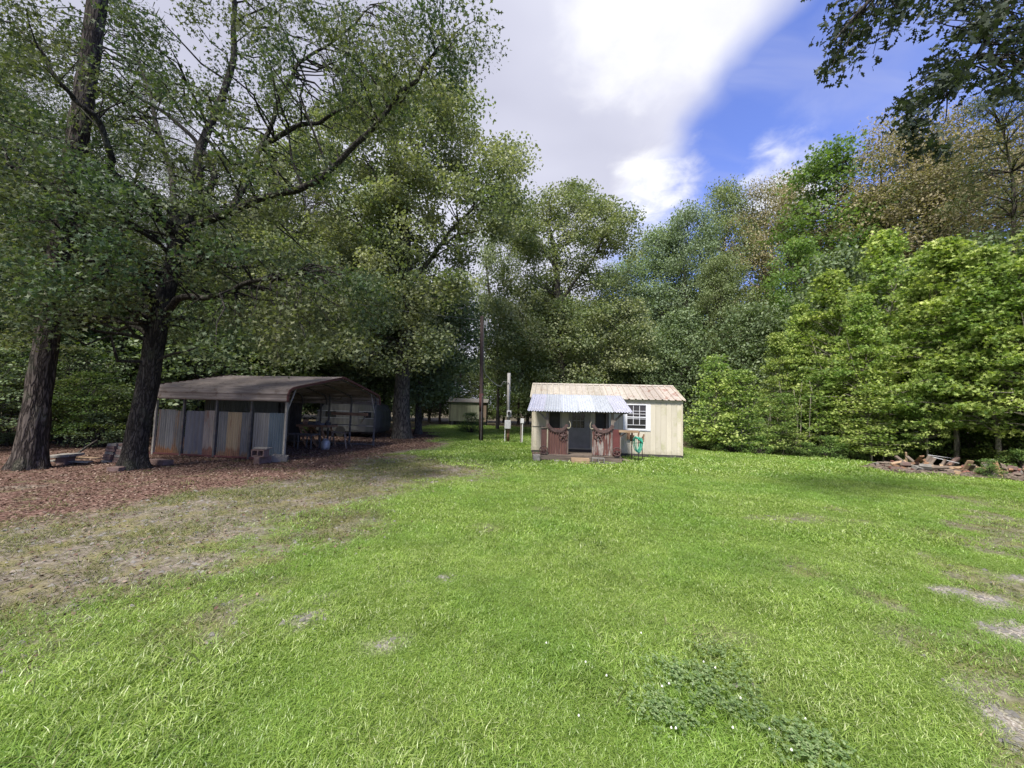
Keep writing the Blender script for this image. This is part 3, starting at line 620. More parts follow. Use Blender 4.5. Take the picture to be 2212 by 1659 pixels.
# inner shell with openings
def shell(mb, holes, y0, y1):
    xs = sorted({.02, CL-.02}|{h[0] for h in holes}|{h[1] for h in holes})
    for a, b in zip(xs, xs[1:]):
        hs = [h for h in holes if h[0] <= a+1e-6 and h[1] >= b-1e-6]; z = CZ0
        for h in sorted(hs, key=lambda q: q[2]):
            if h[2] > z: mb.box(a, b, y0, y1, z, h[2])
            z = h[3]
        if z < CZ1: mb.box(a, b, y0, y1, z, CZ1)
    return mb
DOOR = (1.42, 2.34, .24, 2.12); WIN = (3.70, 4.45, 1.08, 2.03)
shell(MB(), [DOOR, WIN], .022, .08).build('front_wall', M['trim'], cabin)
wl_ = MB(); wl_.box(.022, CL-.022, CW-.08, CW-.022, CZ0, CZ1); wl_.build('back_wall', M['siding'], cabin)
for x0 in (.03, CL-.08):
    g_ = MB(); g_.add([(x0, .08, CZ0), (x0+.05, .08, CZ0), (x0+.05, CW-.08, CZ0), (x0, CW-.08, CZ0), (x0, .08, CZ1), (x0+.05, .08, CZ1), (x0+.05, CW-.08, CZ1), (x0, CW-.08, CZ1), (x0, CW/2, CZR-.03), (x0+.05, CW/2, CZR-.03)],
        [(0, 3, 2, 1), (0, 1, 5, 4), (2, 3, 7, 6), (1, 2, 6, 9, 5), (0, 4, 8, 7, 3), (4, 5, 9, 8), (6, 7, 8, 9)]); g_.build('end_wall', M['dark'], cabin)
nb_ = 29; bw = CL/nb_
for k in range(nb_):
    a, b = k*bw+.003, (k+1)*bw-.003; mb = MB(); z0 = CZ0; cuts = []
    for (hx0, hx1, hz0, hz1) in (DOOR, (3.56, 4.60, 1.03, 2.06)):
        if a < hx1 and b > hx0: cuts.append((hx0, hx1, hz0, hz1))
    pr = random.uniform(0, .004)
    pieces = []
    if not cuts: pieces.append((a, b, z0, CZ1-.03))
    else:
        hx0, hx1, hz0, hz1 = cuts[0]
        if hz0 > z0: pieces.append((a, b, z0, hz0))
        pieces.append((a, b, hz1, CZ1-.03))
        if a < hx0-.01: pieces.append((a, hx0-.001, hz0, hz1))
        if b > hx1+.01: pieces.append((hx1+.001, b, hz0, hz1))
    for (p0, p1, q0, q1) in pieces: MB().box(p0, p1, -.004-pr, .02, q0, q1).build('board', M['siding'], cabin)
for side in (0, 1):
    for k in range(15):
        y0, y1 = k*CW/15+.006, (k+1)*CW/15-.006; xo = (-.004, .02) if side == 0 else (CL-.02, CL+.004)
        mb = MB(); z1, z2 = roofz(y0)-.06, roofz(y1)-.06
        mb.add([(xo[0], y0, CZ0), (xo[1], y0, CZ0), (xo[1], y1, CZ0), (xo[0], y1, CZ0), (xo[0], y0, z1), (xo[1], y0, z1), (xo[1], y1, z2), (xo[0], y1, z2)],
               [(0, 3, 2, 1), (4, 5, 6, 7), (0, 1, 5, 4), (1, 2, 6, 5), (2, 3, 7, 6), (3, 0, 4, 7)]); mb.build('board', M['siding'], cabin)
t_ = MB(); t_.box(-.02, .045, -.02, -.008, CZ0-.01, CZ1-.03); t_.box(-.02, -.006, -.02, .06, CZ0-.01, CZ1-.03); t_.build('corner_trim', M['trim'], cabin)
t_ = MB(); t_.box(CL-.045, CL+.02, -.02, -.008, CZ0-.01, CZ1-.03); t_.box(CL+.006, CL+.02, -.02, .06, CZ0-.01, CZ1-.03); t_.build('corner_trim', M['trim'], cabin)
t_ = MB(); t_.box(-.03, CL+.03, -.03, -.010, CZ1-.10, CZ1-.005); t_.build('eave_trim', M['trim'], cabin)
t_ = MB(); t_.box(-.01, CL+.01, .00, .10, .02, CZ0-.004); t_.box(-.01, CL+.01, CW-.1, CW, .02, CZ0-.004); t_.box(.0, .1, .1, CW-.1, .02, CZ0-.004); t_.box(CL-.1, CL, .1, CW-.1, .02, CZ0-.004); t_.build('skid', M['dark'], cabin)
t_ = MB(); t_.box(.1, CL-.1, .1, CW-.1, CZ0-.03, CZ0+.02); t_.build('floor', M['wood'], cabin)
# roof sheets
sl = Vector((0, CW/2+.12, (CZR-CZ1)*(1+.12/(CW/2)))); sb = Vector((0, -(CW/2+.12), (CZR-CZ1)*(1+.12/(CW/2)))); L_ = sl.length
zr = CZ1-.12/(CW/2)*(CZR-CZ1)+.03
for k in range(8):
    w = (CL+.16)/8; x0 = -.08+k*w; mm = M['roofA'] if k in (0, 1, 3) else M['roofB'] if k < 6 else M['roofC']
    sheet((x0, -.12, zr+random.uniform(0, .003)), X_, sl, w+.02, L_, .22, .034, 'rib').build('roof_sheet', mm, cabin)
    sheet((x0+w+.02, CW+.12, zr), -X_, sb, w+.02, L_, .22, .034, 'rib').build('roof_sheet', mm, cabin)
rc = MB(); rc.add([(-.09, CW/2-.13, CZR+.0), (CL+.09, CW/2-.13, CZR+.0), (CL+.09, CW/2, CZR+.065), (-.09, CW/2, CZR+.065), (CL+.09, CW/2+.13, CZR), (-.09, CW/2+.13, CZR)], [(0, 1, 2, 3), (3, 2, 4, 5)]); rc.build('ridge_cap', M['roofB'], cabin)
for x0 in (-.10, CL+.075):
    mb = MB(); mb.bar((x0+.01, -.12, zr-.01), (x0+.01, CW/2, CZR+.03), .02, .06); mb.bar((x0+.01, CW+.12, zr-.01), (x0+.01, CW/2, CZR+.03), .02, .06); mb.build('gable_trim', M['trim'], cabin)
# window
win = MB(); wx0, wx1, wz0, wz1 = 3.72, 4.43, 1.09, 2.01
win.box(wx0-.03, wx1+.03, -.03, .03, wz1, wz1+.045); win.box(wx0-.03, wx1+.03, -.04, .03, wz0-.05, wz0); win.box(wx0-.03, wx0, -.03, .03, wz0, wz1); win.box(wx1, wx1+.03, -.03, .03, wz0, wz1)
rail = 1.54; win.box(wx0, wx1, -.022, .02, rail-.018, rail+.018)
wf = win.build('window', M['white'], cabin)
cols = [wx0, wx0+(wx1-wx0)/3, wx0+2*(wx1-wx0)/3, wx1]
rowsU = [rail+.018, 1.665, 1.775, wz1]; rowsL = [1.235, rail-.018]
for (ra, rb) in list(zip(rowsU, rowsU[1:]))+[(rowsL[0], rowsL[1])]:
    for a, b in zip(cols, cols[1:]):
        MB().box(a+.006, b-.006, .012, .016, ra+.006, rb-.006).build('pane', M['glass'], wf)
MB().box(wx0, wx1, .030, .034, wz0, rowsL[0]-.012).build('pane', M['glass'], wf)
for cx_ in cols[1:3]: MB().box(cx_-.008, cx_+.008, -.012, .012, rail+.018, wz1).build('glazing_bar', M['white'], wf); MB().box(cx_-.008, cx_+.008, -.012, .012, rowsL[0], rail-.018).build('glazing_bar', M['white'], wf)
for z_ in (1.665, 1.775, 1.235, 1.475): MB().box(wx0, wx1, -.009, .009, z_-.008, z_+.008).build('glazing_bar', M['white'], wf)
MB().box(3.56, 3.688, -.026, -.006, 1.045, 2.05).build('shutter', M['white'], cabin); MB().box(4.462, 4.605, -.026, -.006, 1.045, 2.05).build('shutter', M['white'], cabin)
MB().box(3.56, 4.605, -.03, -.008, 1.012, 1.038).build('window_sill', M['white'], cabin)
# door with nine small panes
dr = MB(); dx0, dx1, dz0, dz1 = 1.45, 2.31, .27, 2.09; px0, px1, pz0, pz1 = 1.60, 2.08, 1.05, 1.92
dr.box(dx0, px0, .0, .04, dz0, dz1); dr.box(px1, dx1, .0, .04, dz0, dz1); dr.box(px0, px1, .0, .04, dz0, pz0); dr.box(px0, px1, .0, .04, pz1, dz1)
dr.box(dx0+.13, dx1-.13, -.008, -.001, .45, .92)
door = dr.build('door', M['door'], cabin)
for i_ in range(3):
    for j_ in range(3):
        a = px0+(px1-px0)*i_/3; b = pz0+(pz1-pz0)*j_/3; MB().box(a+.008, a+(px1-px0)/3-.008, .018, .022, b+.008, b+(pz1-pz0)/3-.008).build('pane', M['glass'], door)
for i_ in (1, 2): MB().box(px0+(px1-px0)*i_/3-.009, px0+(px1-px0)*i_/3+.009, .002, .03, pz0, pz1).build('glazing_bar', M['door'], door)
for i_ in (1, 2): MB().box(px0, px1, .004, .028, pz0+(pz1-pz0)*i_/3-.009, pz0+(pz1-pz0)*i_/3+.009).build('glazing_bar', M['door'], door)
hd = MB(); hd.tube([(2.22, -.05, 1.05), (2.22, .0, 1.05)], .025, 10); hd.build('handle', M['galv'], door)
fr = MB(); fr.box(1.38, 1.45, -.02, .06, .24, 2.14); fr.box(2.31, 2.38, -.02, .06, .24, 2.14); fr.box(1.45, 2.31, -.02, .06, 2.09, 2.14); fr.box(1.40, 2.36, -.05, .06, .225, .265); fr.build('door_frame', M['trim'], cabin)
MB().box(.66, 1.16, -.035, -.012, .95, 1.98).build('porch_shade_panel', M['dark'], cabin); MB().box(2.50, 3.02, -.035, -.012, .60, 1.98).build('porch_shade_panel', M['dark'], cabin)  # dark sheets added over the siding to stand for the shade under the awning
MB().box(-.012, .50, -.026, -.010, 1.055, 1.07).build('wall_rail', M['steel'], cabin)
# porch
pf = MB(); pf.box(.5, 3.1, -1.98, -.03, .10, .165); porch = pf.build('porch_floor', M['wood'], cabin)
for k in range(14):
    y0 = -2.06+k*.146; MB().box(.42+random.uniform(-.02, .02), 3.17+random.uniform(-.02, .03), y0, y0+.136, .168+random.uniform(0, .004), .205).build('plank', M['wood'], porch)
MB().box(.43, 2.16, -2.11, -2.066, .02, .172).build('fascia_board', M['wood'], porch); MB().box(2.20, 3.17, -2.13, -2.066, .0, .150).build('fascia_board', M['wood'], porch)
MB().box(2.15, 2.27, -2.08, -2.0, .0, .165).build('floor_post', M['wood'], porch)
lw = MB(); lw.box(.44, 1.38, -1.985, -1.945, 1.04, 1.08); lw.box(.44, 1.38, -1.985, -1.945, .21, .25); lw.box(1.34, 1.385, -1.99, -1.94, .25, 1.04); half1 = lw.build('half_wall', M['woodz'], cabin)
sheet((.44, -1.99, .21), X_, Z_, .20, .87, .05, .006).build('tin_sheet', M['red2'], half1)
sheet((.64, -2.0, .20), X_, Z_, .04, .90, .04, .004).build('tin_sheet', M['horn'], half1)
sheet((.69, -2.0, .20), X_, Z_, .68, .90, .085, .016, jag=.008).build('tin_sheet', M['red2'], half1)
sheet((.44, -1.98, .21), -Y_, Z_, -1.9, .85, .076, .008).build('tin_sheet', M['red2'], half1) if False else None
lw = MB(); lw.box(2.2, 3.12, -1.985, -1.945, 1.06, 1.10); lw.box(2.2, 3.12, -1.985, -1.945, .21, .25); lw.box(2.19, 2.235, -1.99, -1.94, .25, 1.06); half2 = lw.build('half_wall', M['woodz'], cabin)
sheet((2.2, -2.0, .23), X_, Z_, .67, .90, .085, .016, jag=.008).build('tin_sheet', M['red'], half2)
MB().box(2.875, 2.90, -2.015, -1.986, .22, 1.13).build('corner_strip', M['cptrim'], half2)
MB().box(2.902, 3.12, -2.01, -1.986, .22, 1.12).build('side_panel', M['redp'], half2)
def cap(x0, x1): MB().box(x0, x1, -2.03, -1.93, 1.102, 1.13).build('cap_rail', M['wood'], cabin)
cap(.42, .66); cap(1.22, 1.40); cap(2.17, 2.4)
for x0 in (.60, 2.84): MB().box(x0, x0+.09, -1.93, -1.84, .206, 1.70).build('porch_post', M['woodz'], cabin)
for x0 in (.62, 2.9): MB().box(x0, x0+.09, -.12, -.03, .206, 2.2).build('porch_post', M['woodz'], cabin)
MB().box(1.10, 1.13, -1.2, -1.17, .206, 1.9).build('porch_pole', M['horn'], cabin)
MB().bar((2.90, -1.88, 1.35), (3.30, -1.88, 1.74), .085, .06).build('brace', M['woodz'], cabin)
MB().bar((.66, -1.88, 1.35), (.28, -1.88, 1.72), .085, .06).build('brace', M['woodz'], cabin)
MB().box(.05, 3.42, -1.94, -1.84, 1.66, 1.745).build('porch_beam', M['wood'], cabin)
for x0 in (.1, .9, 1.75, 2.6, 3.3): MB().bar((x0, -.05, 2.24), (x0, -1.95, 1.655+.01), .05, .04).build('rafter', M['wood'], cabin)
awn_r = MB(); awn_r.bar((.0, -1.0, 1.955), (3.42, -1.0, 1.965), .04, .03); awning = awn_r.build('awning', M['wood'], cabin)
A0, A1 = Vector((-.0, -.10, 2.36)), Vector((-.06, -2.10, 1.68)); dv = A1-A0; na = 6
for k in range(na):
    a = .0+k*3.43/na; b = -.06+k*3.58/na; V_ = Vector((b-a, -2.0+random.uniform(-.02, .02), 1.685+.03*k/na-2.355)); wd = 3.52/na+.03
    sheet((a, -.10, 2.355-.03*k/na*0+.004*(k % 2)), X_, -V_ if False else V_, wd, V_.length+random.uniform(-.01, .03), .09, -.017, jag=.006).build('tin_sheet', M['awn2' if k in (0, 5) else 'awn'], awning)
# things at the porch
def in_cab(x, y, z=0): p = Matrix.Rotation(CAB_A, 3, 'Z') @ Vector((x, y, z)); return (CAB[0]+p.x, CAB[1]+p.y, p.z)
def thing(name, x, y, z, label, cat, group=None, rz=0): return empty(name, in_cab(x, y, z), CAB_A+rz, label, cat, group)
def arc_piece(x, z, dx, label):
    t = thing('iron_arc', x, -2.03, z, label, 'yard ornament', 'toothed iron arcs on the porch half walls')
    R1 = .44; mb = MB(); n = 26
    A = np.linspace(R(205), R(335), n)
    vs = []
    for y in (-.02, .02):
        for a in A:
            for r in (R1, R1-.095): vs.append((r*math.cos(a)*.93, y, .34+r*math.sin(a)))
    fs = []
    for k in range(n-1):
        a = 2*k; b = 2*n+2*k; fs += [(a, a+1, a+3, a+2), (b, b+2, b+3, b+1), (a, a+2, b+2, b), (a+1, b+1, b+3, a+3)]
    mb.add(vs, fs); mb.build('rim', M['iron'], t)
    tb = MB()
    for a in np.linspace(R(207), R(333), 22): tb.obox(((R1+.012)*math.cos(a)*.93, 0, .34+(R1+.012)*math.sin(a)), (.03, .035, .022), Matrix.Rotation(-a, 3, 'Y'))
    tb.build('teeth', M['iron'], t)
arc_piece(1.0, .98+.09, 0, 'curved toothed iron arc hung on the porch wall left of the door')
arc_piece(2.55, 1.02+.07, 0, 'curved toothed iron arc hung on the porch wall right of the door')
for x, s, lb in ((1.41, 1, 'pale curved horn-like hook on the post left of the door'), (2.15, -1, 'pale curved horn-like hook on the post right of the door')):
    t = MB(); t.tube(smooth_path([(-.07*s, 0, -.08), (.0, -.01, -.08), (.035*s, -.02, -.02), (.03*s, -.02, .08), (-.01*s, -.02, .16)], 6), np.linspace(.017, .008, 25), 8)
    o = t.build('curved_hook', M['horn'], None, True); o.location = in_cab(x, -2.04, 1.20); o.rotation_euler = (0, 0, CAB_A); tag(o, lb, 'hook', 'curved hooks beside the door')
def star(x, z, lb):
    t = thing('barn_star', x, -2.035, z, lb, 'yard ornament', 'star ornaments on the red tin')
    MB().ring((0, 0, 0), .155, .011, (X_, Z_), 26, 6).build('ring', M['iron'], t, True)
    vs = [(0, -.035, 0)]+[((.15 if k % 2 == 0 else .06)*math.sin(k*math.pi/5), 0, (.15 if k % 2 == 0 else .06)*math.cos(k*math.pi/5)) for k in range(10)]
    MB().add(vs, [(0, 1+k, 1+(k+1) % 10) for k in range(10)]+[tuple(range(10, 0, -1))]).build('star', M['iron'], t)
star(1.20, .84, 'rusty star in a ring on the red tin left of the door'); star(2.40, .90, 'rusty star in a ring on the red and white tin right of the door')
def small_wheel(x, z, lb):
    t = thing('spoked_ornament', x, -2.10, z, lb, 'wheel', 'small spoked wheels at the porch corners')
    MB().ring((0, 0, 0), .135, .017, (X_, Z_), 24, 6).build('rim', M['iron'], t, True)
    MB().disc((0, 0, 0), .035, (0, 1, 0), 12, .05).build('hub', M['iron'], t)
    for k in range(6): MB().bar((0, 0, 0), (.13*math.cos(k*1.047+.3), 0, .13*math.sin(k*1.047+.3)), .022, .014).build('spoke', M['iron'], t)
small_wheel(.54, .345, 'small rusty spoked wheel at the left corner of the porch'); small_wheel(3.01, .375, 'small rusty spoked wheel at the right corner of the porch')
t = thing('shelf', 3.13, -1.95, 1.03, 'brown wooden shelf board sticking out from the right side of the porch', 'shelf')
MB().box(-.05, .60, -.12, .10, .0, .07).build('board', M['tan'], t); MB().bar((.0, -.02, -.16), (.22, -.02, .0), .04, .03).build('bracket', M['brownw'], t); MB().box(-.012, .03, -.04, .0, -.85, -.0).build('leg', M['woodz'], t)
o = MB().box(-.06, .06, -.06, 0, -.13, .13).build('wall_box', M['brownw'], None, bevel=.006); o.location = in_cab(3.77, -.035, .80); o.rotation_euler = (0, 0, CAB_A); tag(o, 'small brown box fixed to the cabin wall below the window', 'box')
# hose rack
t = thing('hose_rack', 3.82, -1.25, 0, 'rusty metal stand with pegs holding the garden hose in front of the cabin', 'hose stand')
for a, b in (((-.16, 0, 0), (-.16, 0, .92)), ((.05, -.08, 0), (.07, 0, .98)), ((.22, .05, 0), (.20, 0, .86))): MB().tube([a, b], .014, 8).build('leg', M['iron'], t)
MB().obox((-.15, 0, .80), (.15, .09, .22), None, .01).build('bracket', M['brownw'], t); MB().obox((-.15, 0, .98), (.07, .06, .14), None, .005).build('peg', M['brownw'], t)
MB().obox((.08, 0, .96), (.045, .05, .16), Matrix.Rotation(.15, 3, 'Y'), .005).build('peg', M['brownw'], t); MB().obox((.22, 0, .74), (.09, .07, .14), None, .006).build('bracket', M['brownw'], t); MB().obox((.25, 0, .88), (.05, .05, .14), Matrix.Rotation(.2, 3, 'Y'), .005).build('peg', M['brownw'], t)
MB().tube([(-.16, 0, .62), (.21, 0, .64)], .012, 6).build('cross_bar', M['iron'], t)
t = thing('garden_hose', 3.84, -1.32, 0, 'green garden hose coiled in loops over the rusty stand', 'hose')
for k in range(9):
    w_, d_ = .12+.010*(k % 4)-.012*(k//4), .36+.035*random.random()+.010*k; cx_ = .012*(k-4)
    pts = [(cx_+w_*math.cos(a), -.03-.016*(k % 4)+.02*math.sin(a), .74+(.10*math.sin(a) if math.sin(a) > 0 else d_*math.sin(a)*(1-.0*k))) for a in np.linspace(0, 6.283, 30)]
    MB().tube(pts, .0105, 6).build('loop', M['hosel' if k % 3 == 0 else 'hose'], t, True)
MB().tube(smooth_path([(-.10, -.06, .86), (.0, -.09, .80), (.12, -.09, .70), (.16, -.06, .62)], 5), .034, 8).build('bundle', M['hose'], t, True)
# blocks at the porch foot
def cinder(name, loc, rz, label, group=None, m_='conc', size=(.40, .20, .19), up=False, tilt=(0, 0)):
    l, w, h = size; mb = MB(); t_ = .032
    mb.box(-l/2, l/2, -w/2, -w/2+t_, 0, h); mb.box(-l/2, l/2, w/2-t_, w/2, 0, h)
    for a in (-l/2, -t_/2, l/2-t_): mb.box(a, a+t_, -w/2+t_, w/2-t_, 0, h)
    o = mb.build(name, M[m_]); o.location = loc; o.rotation_euler = (R(90) if up else tilt[0], tilt[1], rz)
    return tag(o, label, 'block', group)
def solid(name, loc, size, rz, label, m_, cat='block', group=None, tilt=(0, 0)):
    o = MB().obox((0, 0, size[2]/2), size, None, .006).build(name, M[m_], bevel=.008); o.location = loc; o.rotation_euler = (tilt[0], tilt[1], rz); return tag(o, label, cat, group)
cinder('cinder_block', in_cab(2.34, -2.42, 0.10), CAB_A, 'hollow grey cinder block on its side right of the timber porch step', up=True)
solid('step_beam', in_cab(1.76, -2.52, 0), (.60, .22, .17), CAB_A+.02, 'tan timber block serving as a step in front of the porch', 'tan', 'step')
solid('stone_block', in_cab(.30, -2.25, 0), (.24, .32, .20), CAB_A+.1, 'square grey block at the left foot of the porch', 'conc')
for k in range(4): solid('brick', in_cab(.17+.115*k, -1.55+.01*k, .14), (.10, .21, .06), CAB_A+random.uniform(-.1, .1), 'dark brick lying on top of the row beside the left foot of the porch', 'concred', 'brick', 'bricks stacked left of the porch')
for k in range(4): solid('brick', in_cab(.17+.115*k, -1.60+.01*k, .0), (.10, .21, .13), CAB_A+random.uniform(-.1, .1), 'dark brick at the bottom of the row beside the left foot of the porch', 'concred', 'brick', 'bricks stacked left of the porch')
for k in range(7): solid('flat_stone', in_cab(.95+.32*k+random.uniform(-.05, .05), -2.40+random.uniform(-.08, .12), -.02), (.26, .16, .05), random.random()*3, 'flat pale paving stone pressed into the soil before the porch', 'conc', 'stone', 'flat stones along the porch foot')
o = solid('loose_board', in_cab(3.42, -1.6, .02), (.50, .14, .04), CAB_A-.5, 'short pale board leaning on the ground at the right porch corner', 'wood', 'board', tilt=(.2, .15))

# ------------------------------------------------------------------ carport (local x along the front sheets, y across the span)
CP = (-11.41, 12.31, 0); CP_A = R(171.116-180); PL_, PW, EZ, BZ, PZ = 4.73, 5.36, 1.74, 2.17, 2.72
cp = empty('carport', CP, CP_A, 'metal carport with curved pale roof, dark red trim and patched corrugated side sheets', 'carport')
arch = [(-.11, 1.76), (-.11, 1.93), (-.06, 2.06), (.05, 2.15), (.20, 2.19), (PW/2-.6, 2.60), (PW/2, 2.72), (PW/2+.6, 2.60), (PW-.20, 2.19), (PW-.05, 2.15), (PW+.06, 2.06), (PW+.11, 1.93), (PW+.11, 1.76)]
arch = [(-.11, 1.76), (-.11, 1.95), (-.05, 2.09), (.10, 2.18), (PW/2, 2.72), (PW-.10, 2.18), (PW+.05, 2.09), (PW+.11, 1.95), (PW+.11, 1.76)]
seg = []
for (a, b) in zip(arch, arch[1:]):
    l_ = math.hypot(b[0]-a[0], b[1]-a[1]); k = max(1, int(round(l_/.23)))
    for q in range(k): seg.append(((a[0]+(b[0]-a[0])*q/k, a[1]+(b[1]-a[1])*q/k), (a[0]+(b[0]-a[0])*(q+1)/k, a[1]+(b[1]-a[1])*(q+1)/k)))
# lengthwise roof panels, each one course with a raised rib at its seam
grp = []; 
for k in range(0, len(seg), 3): grp.append(seg[k:k+3])
for gsegs in grp:
    mb = MB()
    for (a, b) in gsegs:
        d_ = np.array([b[0]-a[0], b[1]-a[1]]); l_ = np.linalg.norm(d_); d_ /= l_; nn = np.array([-d_[1], d_[0]])
        if nn[1] < 0 and abs(d_[0]) > .1: nn = -nn
        if abs(d_[0]) <= .1: nn = np.array([-1. if a[0] < PW/2 else 1., 0])
        pr = [(0, 0), (.03, .035), (.07, .035), (.10, 0), (l_, 0)]; nx_ = 9
        idx = []
        for i_ in range(nx_):
            x = -.10+(PL_+.20)*i_/(nx_-1)
            for (u, h) in pr: 
                h2 = h+.004*math.sin(i_*1.7+a[0]*5); idx.append((x, a[0]+d_[0]*u+nn[0]*h2, a[1]+d_[1]*u+nn[1]*h2))
        mb.add(idx, [(i_*5+q, i_*5+q+1, (i_+1)*5+q+1, (i_+1)*5+q) for i_ in range(nx_-1) for q in range(4)])
    mb.build('roof_panel', M['cproof'], cp)
for x in (-.11, PL_+.11):
    tr_ = MB()
    for a, b in zip(arch, arch[1:]): tr_.bar((x, a[0], a[1]+.0), (x, b[0], b[1]), .035, .075)
    tr_.build('roof_trim', M['cptrim'], cp)
for x in (0.03, 1.15, 2.33, 3.55, PL_-.03):
    rf = MB(); ar = [(.0, 1.70), (.0, 1.92), (.07, 2.05), (.16, 2.13), (PW/2, 2.66), (PW-.16, 2.13), (PW-.07, 2.05), (PW, 1.92), (PW, 1.70)]
    for a, b in zip(ar, ar[1:]): rf.bar((x, a[0], a[1]), (x, b[0], b[1]), .05, .05)
    rf.build('roof_bow', M['steel'], cp)
xs = [.12, 1.15, 2.33, 3.55, PL_]
for k, x in enumerate(xs): MB().box(x-.03, x+.03, -.03, .03, .0, 1.74).build('post', M['cream_tube' if k in (0, 4) else 'steel'], cp)
for x in (.12, 2.15, 3.6, PL_): MB().box(x-.03, x+.03, PW-.13, PW-.07, .0, 1.74).build('post', M['steel'], cp)
for y in (2.7,): MB().box(PL_-1.85, PL_-1.79, 4.7, 4.76, 0, 2.15).build('post', M['steel'], cp)
MB().box(-.02, PL_, -.025, .025, .02, .07).build('base_rail', M['cptrim'], cp); MB().box(0, PL_, PW-.125, PW-.075, .02, .07).build('base_rail', M['steel'], cp); MB().box(.02, .07, .03, PW-.13, .02, .07).build('base_rail', M['steel'], cp)
MB().bar((PL_, -.02, 1.40), (PL_, .36, 2.21), .03, .03).build('brace', M['cream_tube'], cp); MB().bar((PL_, PW-.12, 1.40), (PL_, PW-.50, 2.21), .03, .03).build('brace', M['cream_tube'], cp)
bays = [[('sheetA', .17, .36), ('sheetA', .50, .33), ('sheetD', .81, .30)], [('sheetB', 1.19, .69), ('sheetC', 1.86, .43)], [('sheetD', 2.37, .36), ('sheetE', 2.70, .50), ('sheetD', 3.18, .33)], [('sheetF', 3.60, .55), ('sheetG', 4.13, .56)]]
for bay in bays:
    for (mk, x, w_) in bay: sheet((x, .038+random.uniform(0, .01), .06), X_, Z_, w_, 1.35+random.uniform(-.02, .02), .080 if mk != 'sheetB' else .16, .017 if mk not in ('sheetB', 'sheetF') else .007).build('side_sheet', M[mk], cp)
MB().obox((.40, .05, .30), (.28, .02, .5)).build('rust_patch', M['sheetR'], cp) if False else None
for k in range(5): sheet((.04, 1.7+k*.72, .06), Y_, Z_, .74, 2.05+.1*min(k, 4-k), .076, .009).build('end_sheet', M['sheetD'], cp)
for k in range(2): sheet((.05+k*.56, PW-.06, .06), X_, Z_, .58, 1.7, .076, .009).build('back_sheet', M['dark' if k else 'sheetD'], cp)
def in_cp(x, y, z=0): p = Matrix.Rotation(CP_A, 3, 'Z') @ Vector((x, y, z)); return (CP[0]+p.x, CP[1]+p.y, p.z)
def cthing(name, x, y, z, label, cat, rz=0, group=None): return empty(name, in_cp(x, y, z), CP_A+rz, label, cat, group)
# things under the roof
t = cthing('work_bench', 2.9, 4.1, 0, 'dark cluttered work bench with crossed legs under the carport roof', 'bench')
MB().box(-.75, .65, -.35, .35, .80, .88).build('bench_top', M['brownw'], t)
for a, b in (((-.55, -.3, .8), (.25, -.3, 0)), ((-.55, .3, .8), (.25, .3, 0)), ((.35, -.3, .8), (.62, -.3, 0)), ((.35, .3, .8), (.62, .3, 0)), ((-.3, -.3, 0), (-.62, -.3, .8)), ((-.3, .3, 0), (-.62, .3, .8))): MB().bar(a, b, .07, .05).build('leg', M['brownw'], t)
for k in range(9):
    s_ = (random.uniform(.08, .3), random.uniform(.08, .25), random.uniform(.06, .2)); x_ = -.65+k*.14
    o = MB().obox((0, 0, s_[2]/2), s_, Matrix.Rotation(random.random(), 3, 'Z'), .015).build('scrap_box', M[random.choice(['dark', 'steel', 'brownw'])], bevel=.01)
    o.location = in_cp(2.9+x_, 4.1+random.uniform(-.2, .2), .88); o.rotation_euler = (0, 0, CP_A); tag(o, 'dark odds and ends lying on the bench under the carport', 'clutter', 'clutter on the carport bench')
t = cthing('steel_frame', 2.9, 3.2, 0, 'low dark steel frame standing in front of the carport bench', 'frame')
for x in (-.55, .0, .55):
    for y in (-.25, .25): MB().box(x-.018, x+.018, y-.018, y+.018, 0, .52).build('leg', M['steel'], t)
MB().box(-.57, .57, -.27, -.23, .52, .56).build('rail', M['steel'], t); MB().box(-.57, .57, .23, .27, .52, .56).build('rail', M['steel'], t); MB().box(-.57, -.53, -.23, .23, .52, .56).build('rail', M['steel'], t); MB().box(.53, .57, -.23, .23, .52, .56).build('rail', M['steel'], t)
t = cthing('gas_bottle', 3.95, 3.1, 0, 'squat grey gas bottle on the dirt floor of the carport', 'gas bottle')
MB().tube([(0, 0, 0), (0, 0, .04), (0, 0, .10), (0, 0, .26), (0, 0, .34), (0, 0, .38)], [.12, .15, .165, .165, .13, .05], 18).build('tank', M['galv'], t, True); MB().ring((0, 0, .40), .09, .012, (X_, Y_), 16, 6).build('collar', M['galv'], t)
t = cthing('beam_shelf', 3.4, 4.72, 1.28, 'heavy dark beam fixed across the rear bay of the carport', 'beam')
MB().box(-.35, 1.30, -.04, .04, 0, .12).build('beam', M['brownw'], t); MB().box(-.30, 1.25, -.03, .03, -.42, -.38).build('rail', M['steel'], t); MB().bar((1.0, .0, -.30), (1.22, .0, .0), .03, .03).build('brace', M['steel'], t)
t = cthing('saw_horse', 4.0, 3.9, 0, 'grey wooden saw horse leaning beside the carport bench', 'saw horse')
MB().bar((-.35, 0, .62), (.30, 0, .60), .07, .05).build('top_bar', M['wood'], t)
for a, b in (((-.3, -.0, .6), (-.38, -.22, 0)), ((-.3, 0, .6), (-.38, .22, 0)), ((.2, 0, .6), (.45, -.22, 0)), ((.2, 0, .6), (.45, .22, 0))): MB().bar(a, b, .05, .03).build('leg', M['wood'], t)
